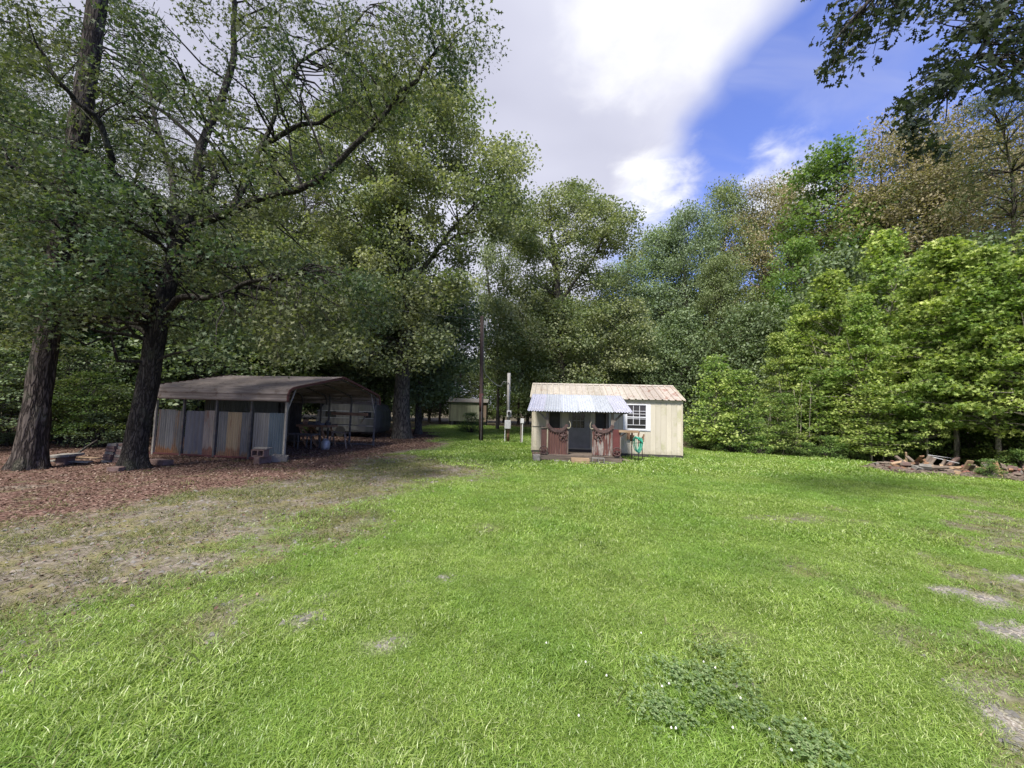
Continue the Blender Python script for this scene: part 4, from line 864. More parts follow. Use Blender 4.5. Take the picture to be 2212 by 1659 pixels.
# blocks before the carport
cb = gnd(585, 1002)
solid('cinder_block', (gnd(566, 1001)[0], gnd(566, 1001)[1], 0), (.40, .20, .20), CP_A+1.5, 'reddish block at the bottom of the short stack by the carport', 'concred', group='blocks stacked before the carport sheets')
px_ = gnd(566, 1001); cinder('cinder_block', (px_[0], px_[1], .305), CP_A, 'hollow block on its side atop the short stack by the carport sheets', 'blocks stacked before the carport sheets', 'concred', up=True)
bpy.data.objects['cinder_block.001'].location.z = .0
o = solid('cap_stone', (px_[0], px_[1]-.0, .41), (.44, .22, .04), CP_A, 'thin flat slab capping the short block stack before the carport', 'conc')
q = gnd(600, 998); cinder('cinder_block', (q[0]+.02, q[1]+.05, 0), CP_A+.5, 'grey cinder block lying open side up right of the short stack by the carport', None, 'conc', tilt=(.12, .1))
# paver stack between the two big trunks
k0 = gnd(236, 1000)
for c_ in range(2):
    for k in range(7):
        z = .075*k; o = MB().obox((0, 0, .034), (.27, .30, .068), None, .008).build('paver', M['concred' if (k+c_) % 3 else 'conc'], bevel=.006)
        o.location = (k0[0]-.10+c_*.30+.022*k, k0[1]+.15, z); o.rotation_euler = (0, 0, CP_A+random.uniform(-.07, .07))
        tag(o, ('rough paving block in the left column' if c_ == 0 else 'rough paving block in the right column')+' of the leaning stack beside the oak trunk', 'paver', 'paving blocks stacked beside the oak')
solid('flat_slab', (k0[0]-.72, k0[1]-.40, .20), (.50, .44, .06), CP_A+.3, 'wide flat slab lying on blocks left of the paver stack', 'conc', 'slab', tilt=(.03, -.05))
solid('slab_support', (k0[0]-.70, k0[1]-.42, 0), (.24, .24, .20), CP_A+.2, 'squat block under the flat slab left of the paver stack', 'concred')
for k, (px, py, L2, a_r, lb) in enumerate(((150, 1003, .95, .12, 'pale flat board on the leaves right of the pine trunk'), (176, 999, .8, .25, 'long tan board lying behind the pale board near the pine'))):
    q = gnd(px, py); solid('loose_board', (q[0], q[1], .06+.05*k), (L2, .16, .035), a_r, lb, 'tan' if k else 'conc', 'board', tilt=(0, .03))
q = gnd(243, 1019); solid('paver', (q[0], q[1]+.1, 0), (.28, .22, .10), 0, 'small reddish block on the leaves in front of the oak foot', 'concred', 'paver')
q = gnd(335, 1005); solid('slab', (q[0], q[1]+.15, 0), (.62, .25, .13), CP_A-.15, 'long dark slab lying right of the oak foot', 'concred', 'slab')
br = smooth_path([tuple(gnd(146, 1003)+np.array([0, 0, .04])), tuple(gnd(165, 998)+np.array([0, 0, .22])), tuple(gnd(178, 995)+np.array([-.1, .2, .38])), tuple(gnd(190, 990)+np.array([0, .2, .50]))], 6)
o = MB().tube(br, np.linspace(.035, .02, len(br)), 8).build('fallen_branch', M['barkdk'], None, True); tag(o, 'bent grey fallen branch propped between the pine and the paver stack', 'branch')
# plank bench in the wood
pa, pb = at(117, 937, 15), at(208, 934, 15)
t = empty('plank_bench', (pa[0], 15, 0), 0, 'old grey plank resting on low posts in the dark wood behind the pavers', 'bench')
MB().box(-.1, pb[0]-pa[0]+.1, -.14, .14, .54, .60).build('plank', M['woodz'], t); MB().tube([(.25, 0, 0), (.25, 0, .54)], .07, 8).build('leg', M['woodz'], t); MB().tube([(1.3, 0, 0), (1.3, 0, .54)], .07, 8).build('leg', M['woodz'], t)

# ------------------------------------------------------------------ camper behind the carport
t = empty('camper', (-10.6, 21.0, 0), R(-7), 'grimy grey-white travel camper with rounded ends parked behind the carport', 'camper')
prof = [(0.05, .30), (-.02, .62), (0.0, 1.0), (.12, 1.42), (.45, 1.76), (.9, 1.88), (2.7, 1.90), (3.15, 1.78), (3.36, 1.45), (3.42, 1.0), (3.40, .55), (3.30, .30)]
mb = MB(); n = len(prof); mb.add([(x, 0, z) for x, z in prof]+[(x, 1.95, z) for x, z in prof], [tuple(range(n)), tuple(range(2*n-1, n-1, -1))]+[(i, i+n, (i+1) % n+n, (i+1) % n) for i in range(n)]); mb.build('body', M['camper'], t, bevel=.03)
for z_ in (.62, 1.02, 1.38): MB().box(.02, 3.38, -.014, .002, z_, z_+.025).build('trim_strip', M['galv'], t)
MB().box(1.9, 2.45, -.02, -.002, .40, 1.58).build('door', M['camper'], t); MB().box(.55, 1.15, -.02, -.003, 1.08, 1.38).build('window', M['glass'], t); MB().box(2.75, 3.15, -.02, -.003, 1.08, 1.38).build('window', M['glass'], t)
for y in (.05, 1.75):
    w_ = MB(); w_.disc((1.45, y, .30), .29, (0, 1, 0), 20, .17); w_.build('wheel', M['rubber'], t)
MB().box(.1, 3.2, .2, 1.75, .22, .30).build('chassis', M['dark'], t); MB().bar((-.8, .97, .30), (.1, .97, .27), .08, .08).build('hitch', M['steel'], t)

# ------------------------------------------------------------------ far shed
a0 = at(969, 905, 39.0); a1 = at(1050, 905, 39.0)
t = empty('far_shed', (a0[0], 39.0, 0), 0, 'small pale green-grey shed raised on blocks at the far edge of the lawn', 'shed')
w_ = a1[0]-a0[0]; z0, z1 = .42, 2.35
MB().box(.0, w_, .0, 2.6, z0, z1).build('wall', M['shed'], t)
for k in range(16): MB().box(.01+k*w_/16, (k+1)*w_/16-.012, -.02, -.002, z0, z1-.02).build('board', M['shedb' if k > 12 else 'shed'], t)
for k in range(5): MB().box(w_*.02+k*.02, w_*.02+k*.02+.012, -.03, -.021, z0, z1-.1).build('corner_strip', M['dark'], t)
MB().add([(-.15, -.2, z1), (w_+.15, -.2, z1), (w_+.15, 2.8, z1), (-.15, 2.8, z1), (-.15, 1.3, z1+.4), (w_+.15, 1.3, z1+.4)], [(0, 1, 5, 4), (3, 4, 5, 2), (0, 4, 3), (1, 2, 5), (0, 3, 2, 1)]).build('roof', M['sheetD'], t)
for x in (.2, w_/2, w_-.3):
    for y in (.2, 2.2): MB().box(x, x+.25, y, y+.25, 0, z0).build('pier', M['conc'], t)
MB().box(0, w_, .3, .34, .02, z0).build('skirt', M['dark'], t)

# ------------------------------------------------------------------ poles and wires
pb = gnd(1039, 955); pt = at(1041, 683, pb[1]); 
t = empty('utility_pole', tuple(pb), 0, 'tall thin dark wooden utility pole standing on the lawn', 'utility pole')
d_ = pt-pb; P_ = [tuple(d_*k) for k in (0, .25, .36, 1)]
MB().tube(P_, [.115, .11, .107, .085], 12).build('shaft', M['creo'], t, True); MB().tube([tuple(d_*.24), tuple(d_*.38)], [.114, .111], 12).build('red_band', M['creo_red'], t, True)
ins = MB(); ins.box(-.03, .14, -.10, -.04, d_[2]*.925, d_[2]*.955); ins.tube([(.11, -.12, d_[2]*.90), (.11, -.12, d_[2]*.975)], .035, 8); ins.build('insulator', M['galv'], t); MB().tube([(.0, -.13, 0), (.0, -.125, 2.4)], .02, 6).build('conduit', M['steel'], t)
mbse = gnd(1097, 956); mt = at(1099.5, 806, mbse[1]); d2 = mt-mbse
t = empty('meter_pole', tuple(mbse), 0, 'short grey pole with electric meter and box between the tall pole and the cabin', 'meter pole')
MB().tube([(0, 0, 0), tuple(d2*.28)], [.085, .085], 12).build('lower_shaft', M['brownw'], t, True); MB().tube([tuple(d2*.28), tuple(d2)], [.085, .085], 12).build('shaft', M['polegrey'], t, True)
MB().box(-.19, .13, -.24, -.08, .72, 1.16).build('breaker_box', M['meter'], t, bevel=.015)
me_ = MB(); me_.box(-.09, .14, -.22, -.08, 1.32, 1.66); mtr = me_.build('meter_socket', M['meter'], t, bevel=.012)
MB().tube([(.025, -.22, 1.52), (.025, -.32, 1.52)], .085, 16).build('meter_dial', M['glass'], mtr); 
MB().tube([(.0, -.11, 1.66), (.0, -.10, 3.0), (-.05, -.12, 3.1)], .022, 8).build('conduit', M['galv'], t)
MB().tube([(-.16, -.16, 0), (-.16, -.16, .72)], .022, 8).build('conduit', M['pvc'], t)
q = gnd(1127, 957); t = empty('white_post', tuple(q), 0, 'thin post with a white box on top standing left of the cabin', 'post')
MB().box(-.09, -.02, -.03, .03, 0, 1.08).build('post', M['woodz'], t); MB().tube([(.02, -.03, 0), (.02, -.03, 1.02)], .03, 8).build('pipe', M['pvc'], t); MB().box(-.09, .09, -.08, .06, 1.02, 1.26).build('box', M['pvc'], t, bevel=.01)
def wire(name, a, b, sag, r, m_, label, n=16):
    a, b = np.array(a), np.array(b); P_ = [tuple(a+(b-a)*u-np.array([0, 0, sag*4*u*(1-u)])) for u in np.linspace(0, 1, n)]
    tag(MB().tube(P_, r, 5).build(name, M[m_], None, True), label, 'wire')
ptop = pb+d_*.97
C4 = lambda cx, cy, Y: tuple(at((1150+cx*.2125)/1.38879, (1100+cy*.2125)/1.38879, Y))
o = MB().tube(smooth_path([tuple(pb+d_*.93+np.array([.1, 0, 0])), C4(1425, 10, 19.9), C4(1470, 140, 19.9), C4(1590, 250, 19.95), C4(1660, 272, 20), C4(1695, 215, 20), tuple(mbse+np.array([-.05, -.12, 3.12]))], 6), .014, 6).build('service_cable', M['cablep'], None, True); tag(o, 'drooping cable from the tall pole to the meter pole', 'wire')
wire('power_line', tuple(ptop), tuple(at(-40, 470, 12.5)), .5, .009, 'cablep', 'thin overhead line running from the tall pole to the upper left through the oak')
wire('power_line', tuple(pb+d_*.90), tuple(at(-40, 672, 16.5)), .25, .009, 'cable', 'lower thin overhead line crossing in front of the pine trunk')

# ------------------------------------------------------------------ timber and rubble at the wood edge
C6 = lambda cx, cy: ((2650+cx*.19078)/1.38879, (1330+cy*.19078)/1.38879)
g_ = np.random.default_rng(3)
def rubble(cx, cy, size, m_, rot, z, name, label, cat, group=None, back=0):
    q = gnd(*C6(cx, cy)); o = MB().obox((0, 0, 0), size, None, min(size)*.12).build(name, M[m_], bevel=min(size)*.08)
    o.location = (q[0], q[1]+back, z); o.rotation_euler = rot; return tag(o, label, cat, group)
rubble(368, 400, (.045, .05, .62), 'tan', (.05, -.10, .2), .27, 'wooden_stake', 'pale wooden stake standing upright at the left end of the rubble pile', 'stake')
rubble(840, 440, (.52, .22, .07), 'wood', (.7, -.65, .3), .28, 'wood_slab', 'broad grey slab tilted up on the middle of the rubble pile', 'slab', back=.25)
rubble(1340, 500, (.17, .05, .55), 'tan', (.45, .08, -.1), .22, 'tan_board', 'short wide tan board leaning against the front of the pile', 'board', back=.05)
rubble(1180, 510, (.22, .16, .12), 'tan', (.1, .3, .5), .07, 'timber_offcut', 'square tan timber offcut lying in the grass before the pile', 'timber')
rubble(1180, 420, (.75, .12, .10), 'concred', (.1, -.35, .35), .26, 'timber_beam', 'reddish beam slanting across the middle of the pile', 'timber', back=.15)
rubble(930, 460, (.55, .06, .08), 'wood', (.1, -.8, .3), .22, 'grey_plank', 'grey plank leaning right of the broad slab', 'plank')
for k, (cx, cy, rr_, zz_) in enumerate(((1100, 330, .12, .48), (1160, 360, .22, .42))): rubble(cx, cy+80, (.9, .02, .02), 'pvc', (0, rr_, -.1), zz_-.08, 'white_pipe', ('upper' if k == 0 else 'lower')+' thin white strip on top of the pile', 'strip', back=.35)
q = gnd(*C6(1870, 520)); cinder('cinder_block', (q[0], q[1]+.35, .30), .5, 'grey hollow block perched on the right part of the pile', None, 'conc', (.38, .19, .19), tilt=(R(70), .5))
mats_ = ['wood', 'brownw', 'conc', 'concred', 'brick', 'wood', 'conc', 'wood']
for k in range(120):
    cx = g_.uniform(180, 2600); base = 440+(cx-400)*.062; hpile = .42+.18*math.sin(cx/300); bk = g_.uniform(0, .9); hpile *= min(1, max(.25, (cx-100)/700)); z = g_.random()**1.3*hpile*(.4+bk*.6)+.04
    kind = g_.choice(['brick', 'broken_plank', 'stone_chunk', 'timber_scrap']); m_ = {'brick': 'brick', 'broken_plank': random.choice(['wood', 'brownw', 'wood']), 'stone_chunk': random.choice(['conc', 'concred']), 'timber_scrap': random.choice(['brownw', 'wood', 'tan'])}[kind]
    sz = {'brick': (.20, .10, .065), 'broken_plank': (g_.uniform(.4, .95), .11, .03), 'stone_chunk': (g_.uniform(.14, .3), .18, .11), 'timber_scrap': (g_.uniform(.3, .6), .08, .07)}[kind]
    lb = {'brick': 'loose red brick lying in the rubble pile at the wood edge', 'broken_plank': 'broken weathered plank lying in the rubble pile at the wood edge', 'stone_chunk': 'chunk of grey masonry lying in the rubble pile at the wood edge', 'timber_scrap': 'short scrap of squared timber lying in the rubble pile at the wood edge'}[kind]
    rubble(cx, base+20, sz, m_, (g_.normal(0, .35), g_.normal(0, .35), g_.normal(.1, .8)), z, kind, lb, {'brick': 'brick', 'broken_plank': 'plank', 'stone_chunk': 'stone', 'timber_scrap': 'timber'}[kind], {'brick': 'bricks', 'broken_plank': 'planks', 'stone_chunk': 'masonry chunks', 'timber_scrap': 'timber scraps'}[kind]+' in the rubble pile', back=bk)
rb = MB()
for k in range(420):
    cx = g_.uniform(150, 2700); q = gnd(*C6(cx, 470+(cx-400)*.062)); bk = g_.uniform(-.1, 1.0); hp = (.30+.12*math.sin(cx/300))*min(1, max(.2, (cx-100)/700))
    sc_ = g_.uniform(.05, .16); rb.obox((q[0]+g_.normal(0, .05), q[1]+bk, g_.random()*hp*(.2+.8*bk)*.9), (sc_*g_.uniform(1, 2.5), sc_, sc_*.6), Matrix.Rotation(g_.uniform(0, 3), 3, 'Z') @ Matrix.Rotation(g_.normal(0, .5), 3, 'X'), sc_*.15)
tag(rb.build('rubble_debris', M['wood']), 'small broken bits of wood and stone filling the rubble pile', kind='stuff')
# clover flowers
fl = MB().tube([(0, 0, .0), (0, 0, .07)], .0015, 4); flm = MB()
for k in range(5): flm.tube([(0, 0, .065), (0, 0, .072+.0), (0, 0, .085)], [.006, .012, .004], 7) if k == 0 else None
fo = flm.build('clover_flower', M['flower'], None, True); first = True
pxs = [(1265, 1440), (1445, 1487), (1497, 1485), (1430, 1490), (1460, 1580), (1583, 1581), (1300, 1700), (1600, 1520), (1710, 1635), (1450, 1585), (1250, 1560), (1385, 1375), (1180, 1395), (1740, 1560), (1310, 1470), (1520, 1435), (1545, 1450), (1662, 1583)]
for (a, b) in pxs:
    o = fo if first else fo.copy()
    if not first: COL.objects.link(o)
    first = False; q = gnd(a, b, .05); o.location = (q[0], q[1], float(gz(q[0], q[1]))+.02+.02*random.random()); o.scale = (.55, .55, .6)
    tag(o, 'small white clover flower in the foreground grass', 'flower', 'white clover flowers in the lawn')

# ------------------------------------------------------------------ trees
def where(px, Y):
    a = 'left of the thick pine' if px < 60 else 'between the thick pine and the oak' if px < 260 else 'just behind the oak trunk' if px < 350 else 'behind the left half of the carport' if px < 500 else 'behind the right half of the carport' if px < 700 else 'behind the camper' if px < 860 else 'beyond the utility pole'
    return a+(' close to the clearing' if Y < 18 else ' a little way in' if Y < 24 else ' further in' if Y < 30 else ' far in')
def px_targets(polys, n, Y0, Y1, g, zmin=.5):
    """n points spread through the crown volume whose outline the polygon gives"""
    out_ = []
    for poly, frac in polys:
        P = np.array(poly, float); k = 0; m_ = int(n*frac)
        while k < m_:
            x = g.uniform(P[:, 0].min(), P[:, 0].max()); y = g.uniform(P[:, 1].min(), P[:, 1].max())
            if sdpoly(np.array([x]), np.array([y]), P)[0] < 0: continue
            q = at(x, y, g.uniform(Y0, Y1))
            if q[2] < zmin: continue
            out_.append(q); k += 1
    return np.array(out_)
c6 = lambda cx, cy: (cx*.5, cy*.5)
# --- big oak beside the carport
g = np.random.default_rng(11); ob = gnd(290, 1012); YO = ob[1]
oak = empty('oak_tree', tuple(ob), 0, 'big dark spreading oak with forked trunk standing left of the carport', 'tree')
def opt(cx, cy, dy=0): return at(cx*.5, cy*.5, YO+dy)-ob
tp = [(0, 0, -.1), tuple(opt(590, 1900)), tuple(opt(640, 1650)), tuple(opt(680, 1400)), tuple(opt(725, 1230)), tuple(opt(752, 1120)), tuple(opt(775, 985))]
big_trunk('trunk', tp, [.26, .23, .215, .205, .18, .165, .15], M['barkoak'], oak, 26, .022, .15, 1)
limbs = {
 'a': ([(775, 985, 0), (740, 910, -.1), (650, 850, -.3), (500, 755, -.6), (470, 640, -.9), (420, 520, -1.2), (330, 440, -1.5), (240, 330, -1.8), (150, 180, -2)], .105, .03),
 'b': ([(775, 985, 0), (830, 930, .1), (885, 850, .2), (920, 730, .4), (830, 590, .8), (700, 480, 1.0), (560, 400, 1.0), (430, 320, .8)], .10, .025),
 'c': ([(770, 1010, 0), (900, 960, -.3), (1040, 890, -.7), (1200, 835, -1.0), (1330, 800, -1.2), (1440, 720, -1.4), (1600, 560, -1.6), (1770, 360, -1.7), (1850, 260, -1.8), (1930, 180, -1.8)], .10, .03),
 'd': ([(752, 1130, 0), (800, 1112, -.2), (880, 1120, -.5), (1000, 1155, -.8), (1120, 1140, -1)], .09, .03),
 'e': ([(690, 1380, 0), (760, 1300, -.2), (850, 1285, -.5), (960, 1270, -.8), (1100, 1220, -1.1), (1250, 1190, -1.3), (1360, 1140, -1.4)], .09, .025),
 'f': ([(665, 1480, 0), (640, 1350, .1), (540, 1200, .2), (430, 1110, .4), (360, 1010, .5), (270, 900, .6), (160, 820, .6), (40, 740, .5)], .10, .03),
 'g': ([(680, 1420, 0), (760, 1380, .3), (900, 1385, .7), (1080, 1400, 1.2), (1300, 1395, 1.8), (1550, 1375, 2.4)], .07, .02),
 'h': ([(670, 1440, 0), (600, 1400, -.3), (450, 1390, -.6), (200, 1380, -1), (0, 1350, -1.2)], .06, .02),
 'i': ([(850, 860, .3), (870, 640, .6), (960, 420, 1.0), (1010, 260, 1.2), (1015, 60, 1.4), (1020, -200, 1.6)], .12, .06),
 'j': ([(1000, 900, -.5), (1150, 600, .6), (1260, 330, .8), (1330, 240, .9), (1480, 150, 1.0), (1600, 20, 1.0)], .07, .025),
 'k': ([(1120, 640, .5), (1280, 550, .4), (1380, 530, .3), (1470, 470, .2), (1600, 455, .1), (1740, 400, 0)], .07, .02),
 'l': ([(780, 1000, 0), (720, 700, .8), (640, 400, 1.6), (560, 100, 2.0)], .08, .03)}
lt = []
for k_, (pl, ra, rb) in limbs.items():
    P_ = smooth_path([tuple(opt(*q)) for q in pl], 5); P_[1:-1] += g.normal(0, .018, (len(P_)-2, 3)); lt.append((P_, ra, rb))
    big_trunk('branch', P_[::2] if len(P_) > 9 else P_, [ra, rb], M['barkoak'], oak, 10, .006, 0, 5)
poly = [([c6(*q) for q in p], f) for p, f in [
    ([(0, 0), (2030, 0), (2120, 170), (2080, 330), (1990, 420), (1750, 480), (1450, 740), (1150, 950), (1000, 1150), (700, 1000), (300, 900), (0, 1000)], .62),
    ([(0, 900), (620, 1000), (650, 1300), (400, 1380), (0, 1500)], .13), ([(780, 1100), (1420, 1050), (1700, 1300), (1650, 1480), (1100, 1560), (700, 1500)], .17),
    ([(-500, -100), (500, 0), (450, 1200), (-300, 1300)], .08)]]
T = px_targets(poly, 660, YO-2.6, YO+3.4, g)-ob
# thin the crown where the photograph shows sky through it
def skyhole(T, holes, Y=YO, base=ob):
    keep = np.ones(len(T), bool)
    for i_, q in enumerate(T):
        p = q+base-np.array([0, 0, EYE]); dd = p @ nF; x = CX+FPX*(p @ nR_)/dd; y = CY-FPX*(p @ nU)/dd
        for (hx, hy, r, pr) in holes:
            if math.hypot(x-hx, y-hy) < r and g.random() < pr: keep[i_] = False
    return T[keep]
T = skyhole(T, [(430, 75, 80, .93), (250, 110, 60, .9), (330, 260, 60, .75), (420, 330, 45, .7), (170, 40, 50, .85), (120, 180, 40, .6), (680, 220, 45, .6), (620, 310, 60, .6), (490, 40, 60, .7), (560, 430, 40, .6), (355, 700, 60, .6), (600, 150, 40, .5)])
tb = grow(lt+[(smooth_path(tp, 3), .25, .16)], T, g, .5, .12, rtip=.006)
link('twigs', tubes_mesh('twigs', tb, M['barkoak'], 5), oak)['kind'] = 'stuff'
link('crown', crown_leaves(T, g, 165, .28, .112, OAK, M['l_oak'], flat=.6, upb=.3, sizevar=.8, tonec=.65), oak)

# --- leaning pine at the far left
g = np.random.default_rng(12); pb_ = gnd(62, 1013)
pine = empty('pine_tree', tuple(pb_), 0, 'thick straight pine trunk with flaking bark at the far left of the clearing', 'tree')
pp = [(0, 0, -.1)]+[tuple(at(x, y, pb_[1])-pb_) for x, y in ((84, 850), (106, 700), (126, 560), (152, 400), (176, 240), (203, 60), (222, -120), (245, -400), (262, -700))]
big_trunk('trunk', pp, [.28, .225, .205, .20, .195, .19, .18, .16, .12, .06], M['barkpine'], pine, 34, .026, .12, 4)
Tp = np.array([(at(250, -400, pb_[1])-pb_)+g.normal(0, 1, 3)*np.array([1.8, 1.8, 1.6]) for _ in range(70)])
link('twigs', tubes_mesh('twigs', grow([(smooth_path(pp, 3), .24, .06)], Tp, g, .6, .1, rtip=.008), M['barkpine'], 5), pine)['kind'] = 'stuff'
link('crown', crown_leaves(Tp, g, 130, .40, .26, NEED*np.array([1, 3, 1]), M['l_pine'], flat=.6, upb=.1), pine)

# --- second oak behind the carport, its crown filling the middle left
def outline_tree(name, label, base_px, trunkpts, radii, polys, nT, dY, per, sig, size, tpl, lm, bm, seed, limbs_=(), holes=(), flare=.15, Yb=None, flat=.6, upb=.6):
    g = np.random.default_rng(seed); b = gnd(*base_px) if Yb is None else np.array([at(base_px[0], 900, Yb)[0], Yb, 0])
    r_ = empty(name, tuple(b), 0, label, 'tree'); Y = b[1]
    pth = [(0, 0, -.1)]+[tuple(at(x, y, Y)-b) for x, y in trunkpts]
    big_trunk('trunk', pth, radii, M[bm], r_, 20, .03, flare, seed); lt = [(smooth_path(pth, 3), radii[0], radii[-1])]
    for pl, ra, rb in limbs_:
        P_ = smooth_path([tuple(at(q[0], q[1], Y+(q[2] if len(q) > 2 else 0))-b) for q in pl], 5); lt.append((P_, ra, rb)); big_trunk('branch', P_, [ra, rb], M[bm], r_, 8, .006, 0, seed+1)
    T = px_targets(polys, nT, Y-dY, Y+dY, g)-b
    if holes:
        keep = np.ones(len(T), bool)
        for i_, q in enumerate(T):
            p = q+b-np.array([0, 0, EYE]); dd = p @ nF; x = CX+FPX*(p @ nR_)/dd; y = CY-FPX*(p @ nU)/dd
            for (hx, hy, r, pr) in holes:
                if math.hypot(x-hx, y-hy) < r and g.random() < pr: keep[i_] = False
        T = T[keep]
    link('twigs', tubes_mesh('twigs', grow(lt, T, g, .8, .12, rtip=.010), M[bm], 5), r_)['kind'] = 'stuff'
    link('crown', crown_leaves(T, g, per, sig, size, tpl, M[lm], flat=flat, upb=upb), r_)
    return r_
outline_tree('oak_tree', 'tall leafy oak with twin trunk rising behind the right end of the carport', (868, 947), [(868, 850), (875, 700), (880, 560), (860, 400), (850, 250)], [.52, .42, .34, .30, .2, .1],
    [([(560, 330), (700, 230), (880, 170), (1000, 200), (1030, 270), (1095, 305), (1140, 355), (1140, 420), (1090, 500), (1030, 550), (990, 640), (960, 760), (860, 800), (700, 800), (560, 760), (500, 560)], 1.0)],
    500, 3.2, 220, .50, .17, WIDE, 'l_oakb', 'barkdk', 21, [([(878, 620), (930, 560), (990, 480), (1080, 410)], .16, .04), ([(870, 500), (830, 430), (800, 350)], .14, .04), ([(878, 600), (820, 520), (750, 470), (690, 430)], .14, .04)],
    [(700, 420, 45, .6), (1050, 560, 50, .9), (1060, 480, 25, .5), (840, 500, 30, .4), (590, 400, 40, .5)])
outline_tree('oak_tree', 'leafy tree with dark bluish leaves drooping beside the twin oak trunk', (905, 925), [(905, 850), (915, 750), (930, 650)], [.22, .18, .14, .08],
    [([(860, 640), (1000, 620), (1045, 700), (1040, 800), (985, 835), (940, 870), (900, 880), (850, 840), (760, 860), (720, 820), (760, 740)], 1.0)], 200, 2.0, 140, .5, .18, WIDE, 'l_dark', 'barkdk', 22, Yb=24.5)
outline_tree('oak_tree', 'broad olive oak with visible dark trunk behind the cabin', (1215, 925), [(1213, 850), (1212, 760), (1205, 640), (1200, 560), (1185, 480)], [.36, .30, .27, .24, .16, .1],
    [([(1120, 470), (1165, 415), (1240, 400), (1320, 425), (1372, 465), (1372, 540), (1340, 600), (1400, 700), (1400, 800), (1340, 830), (1180, 850), (1080, 840), (1060, 740), (1060, 600), (1100, 560)], 1.0)],
    460, 3.4, 200, .52, .175, WIDE, 'l_oakb', 'barkdk', 23, [([(1208, 660), (1240, 610), (1280, 560), (1310, 500)], .16, .04), ([(1208, 640), (1190, 560), (1150, 500)], .13, .04), ([(1212, 720), (1280, 700), (1340, 690)], .12, .03), ([(1212, 740), (1150, 710), (1100, 690)], .12, .03)],
    [(1240, 470, 22, .5), (1330, 560, 22, .8), (1110, 560, 25, .9), (1160, 470, 18, .6), (1230, 560, 30, .8), (1170, 580, 26, .8), (1290, 580, 28, .75), (1130, 590, 25, .8), (1200, 500, 20, .5), (1300, 640, 22, .6), (1075, 610, 25, .9)], Yb=29)

# --- oak whose branches hang into the top right corner
g = np.random.default_rng(14); hb = np.array([9.5, .8, 0]); hang = empty('oak_tree', tuple(hb), 0, 'near oak whose dark leafy branches hang into the top right corner', 'tree')
pth = [(0, 0, -.1), (0, .05, 2), (-.2, .2, 4.2), (-.5, .6, 6.4)]; big_trunk('trunk', pth, [.34, .27, .24, .16], M['barkoak'], hang, 18, .02, .12, 9)
YB = 5.6
brs = [[(-.5, .6, 6.2), tuple(at(2350, -350, YB)-hb), tuple(at(2170, 20, YB)-hb), tuple(at(2080, 160, YB)-hb), tuple(at(2010, 250, YB)-hb)], [(-.4, .5, 5.8), tuple(at(2450, -60, YB+.5)-hb), tuple(at(2230, 110, YB+.5)-hb), tuple(at(2150, 210, YB+.3)-hb)],
       [(-.5, .6, 6.4), tuple(at(2300, -500, YB-.4)-hb), tuple(at(2050, -150, YB-.4)-hb), tuple(at(1880, 0, YB-.4)-hb), tuple(at(1800, 90, YB-.4)-hb)]]
lt = []
for bq in brs: P_ = smooth_path(bq, 5); lt.append((P_, .07, .010)); big_trunk('branch', P_, [.07, .010], M['barkoak'], hang, 8, .003, 0, 4)
T = px_targets([([(1765, -60), (1990, -80), (1975, 60), (1900, 100), (1880, 150), (1835, 178), (1780, 165), (1760, 110), (1800, 60)], .27), ([(1960, -60), (2300, -80), (2300, 110), (2150, 110), (2060, 150), (1990, 160), (1990, 60)], .36),
                ([(2030, 130), (2090, 140), (2080, 200), (2000, 230), (1975, 250), (2040, 330), (1975, 330), (1925, 290), (1930, 240), (2000, 190)], .17), ([(2140, 110), (2320, 90), (2320, 240), (2180, 240), (2130, 190)], .2)], 165, YB-.5, YB+.5, g)-hb
link('twigs', tubes_mesh('twigs', grow(lt, T, g, .25, .05, rtip=.003), M['barkoak'], 5), hang)['kind'] = 'stuff'
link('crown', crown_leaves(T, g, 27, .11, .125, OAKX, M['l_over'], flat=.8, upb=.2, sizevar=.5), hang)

# --- repeated trees
make_proto('tallA', 'tree', 20, 5, 4.6, 190, 170, .62, .19, DIA, 'l_mid', 'barkdk', .24, 'tall', seed=31, forks=2)
make_proto('tallB', 'tree', 20, 4, 5.0, 200, 170, .66, .19, WIDE, 'l_blue', 'barkdk', .26, 'tall', seed=32, forks=3)
make_proto('tallC', 'tree', 20, 6, 5.6, 200, 160, .62, .18, DIA, 'l_brown', 'barkdk', .25, 'oak', seed=33, forks=3)
make_proto('gumtall', 'tree', 18, 4, 3.4, 180, 85, .55, .22, STAR, 'l_bright', 'barkdk', .2, 'tall', flat=.45, seed=34)
make_proto('gumA', 'sapling', 8, 1.4, 1.75, 190, 52, .21, .14, STAR, 'l_gum', 'barkpale', .075, 'cone', flat=.38, seed=35, forks=1)
make_proto('gumB', 'sapling', 8, 1.4, 1.95, 205, 52, .22, .14, STAR, 'l_gum', 'barkpale', .08, 'cone', flat=.38, seed=36, forks=2)
make_proto('gumC', 'sapling', 5, .5, 1.5, 110, 42, .30, .14, STAR, 'l_gum', 'barkpale', .05, 'cone', flat=.3, seed=37, forks=1)
make_proto('pine', 'pine_tree', 20, 11, 2.8, 110, 90, .50, .30, NEED*np.array([1, 3, 1]), 'l_pine', 'barkpine', .19, 'oak', flat=.6, seed=38, forks=0)
make_proto('under', 'sapling', 5, .9, 1.7, 90, 60, .30, .115, WIDE, 'l_shrub', 'barkdk', .05, 'oak', flat=.3, seed=39, forks=2)
make_proto('shrub', 'shrub', 1.6, .1, .9, 75, 45, .15, .075, WIDE, 'l_shrub', 'barkdk', .02, 'oak', flat=.5, seed=40, forks=1)
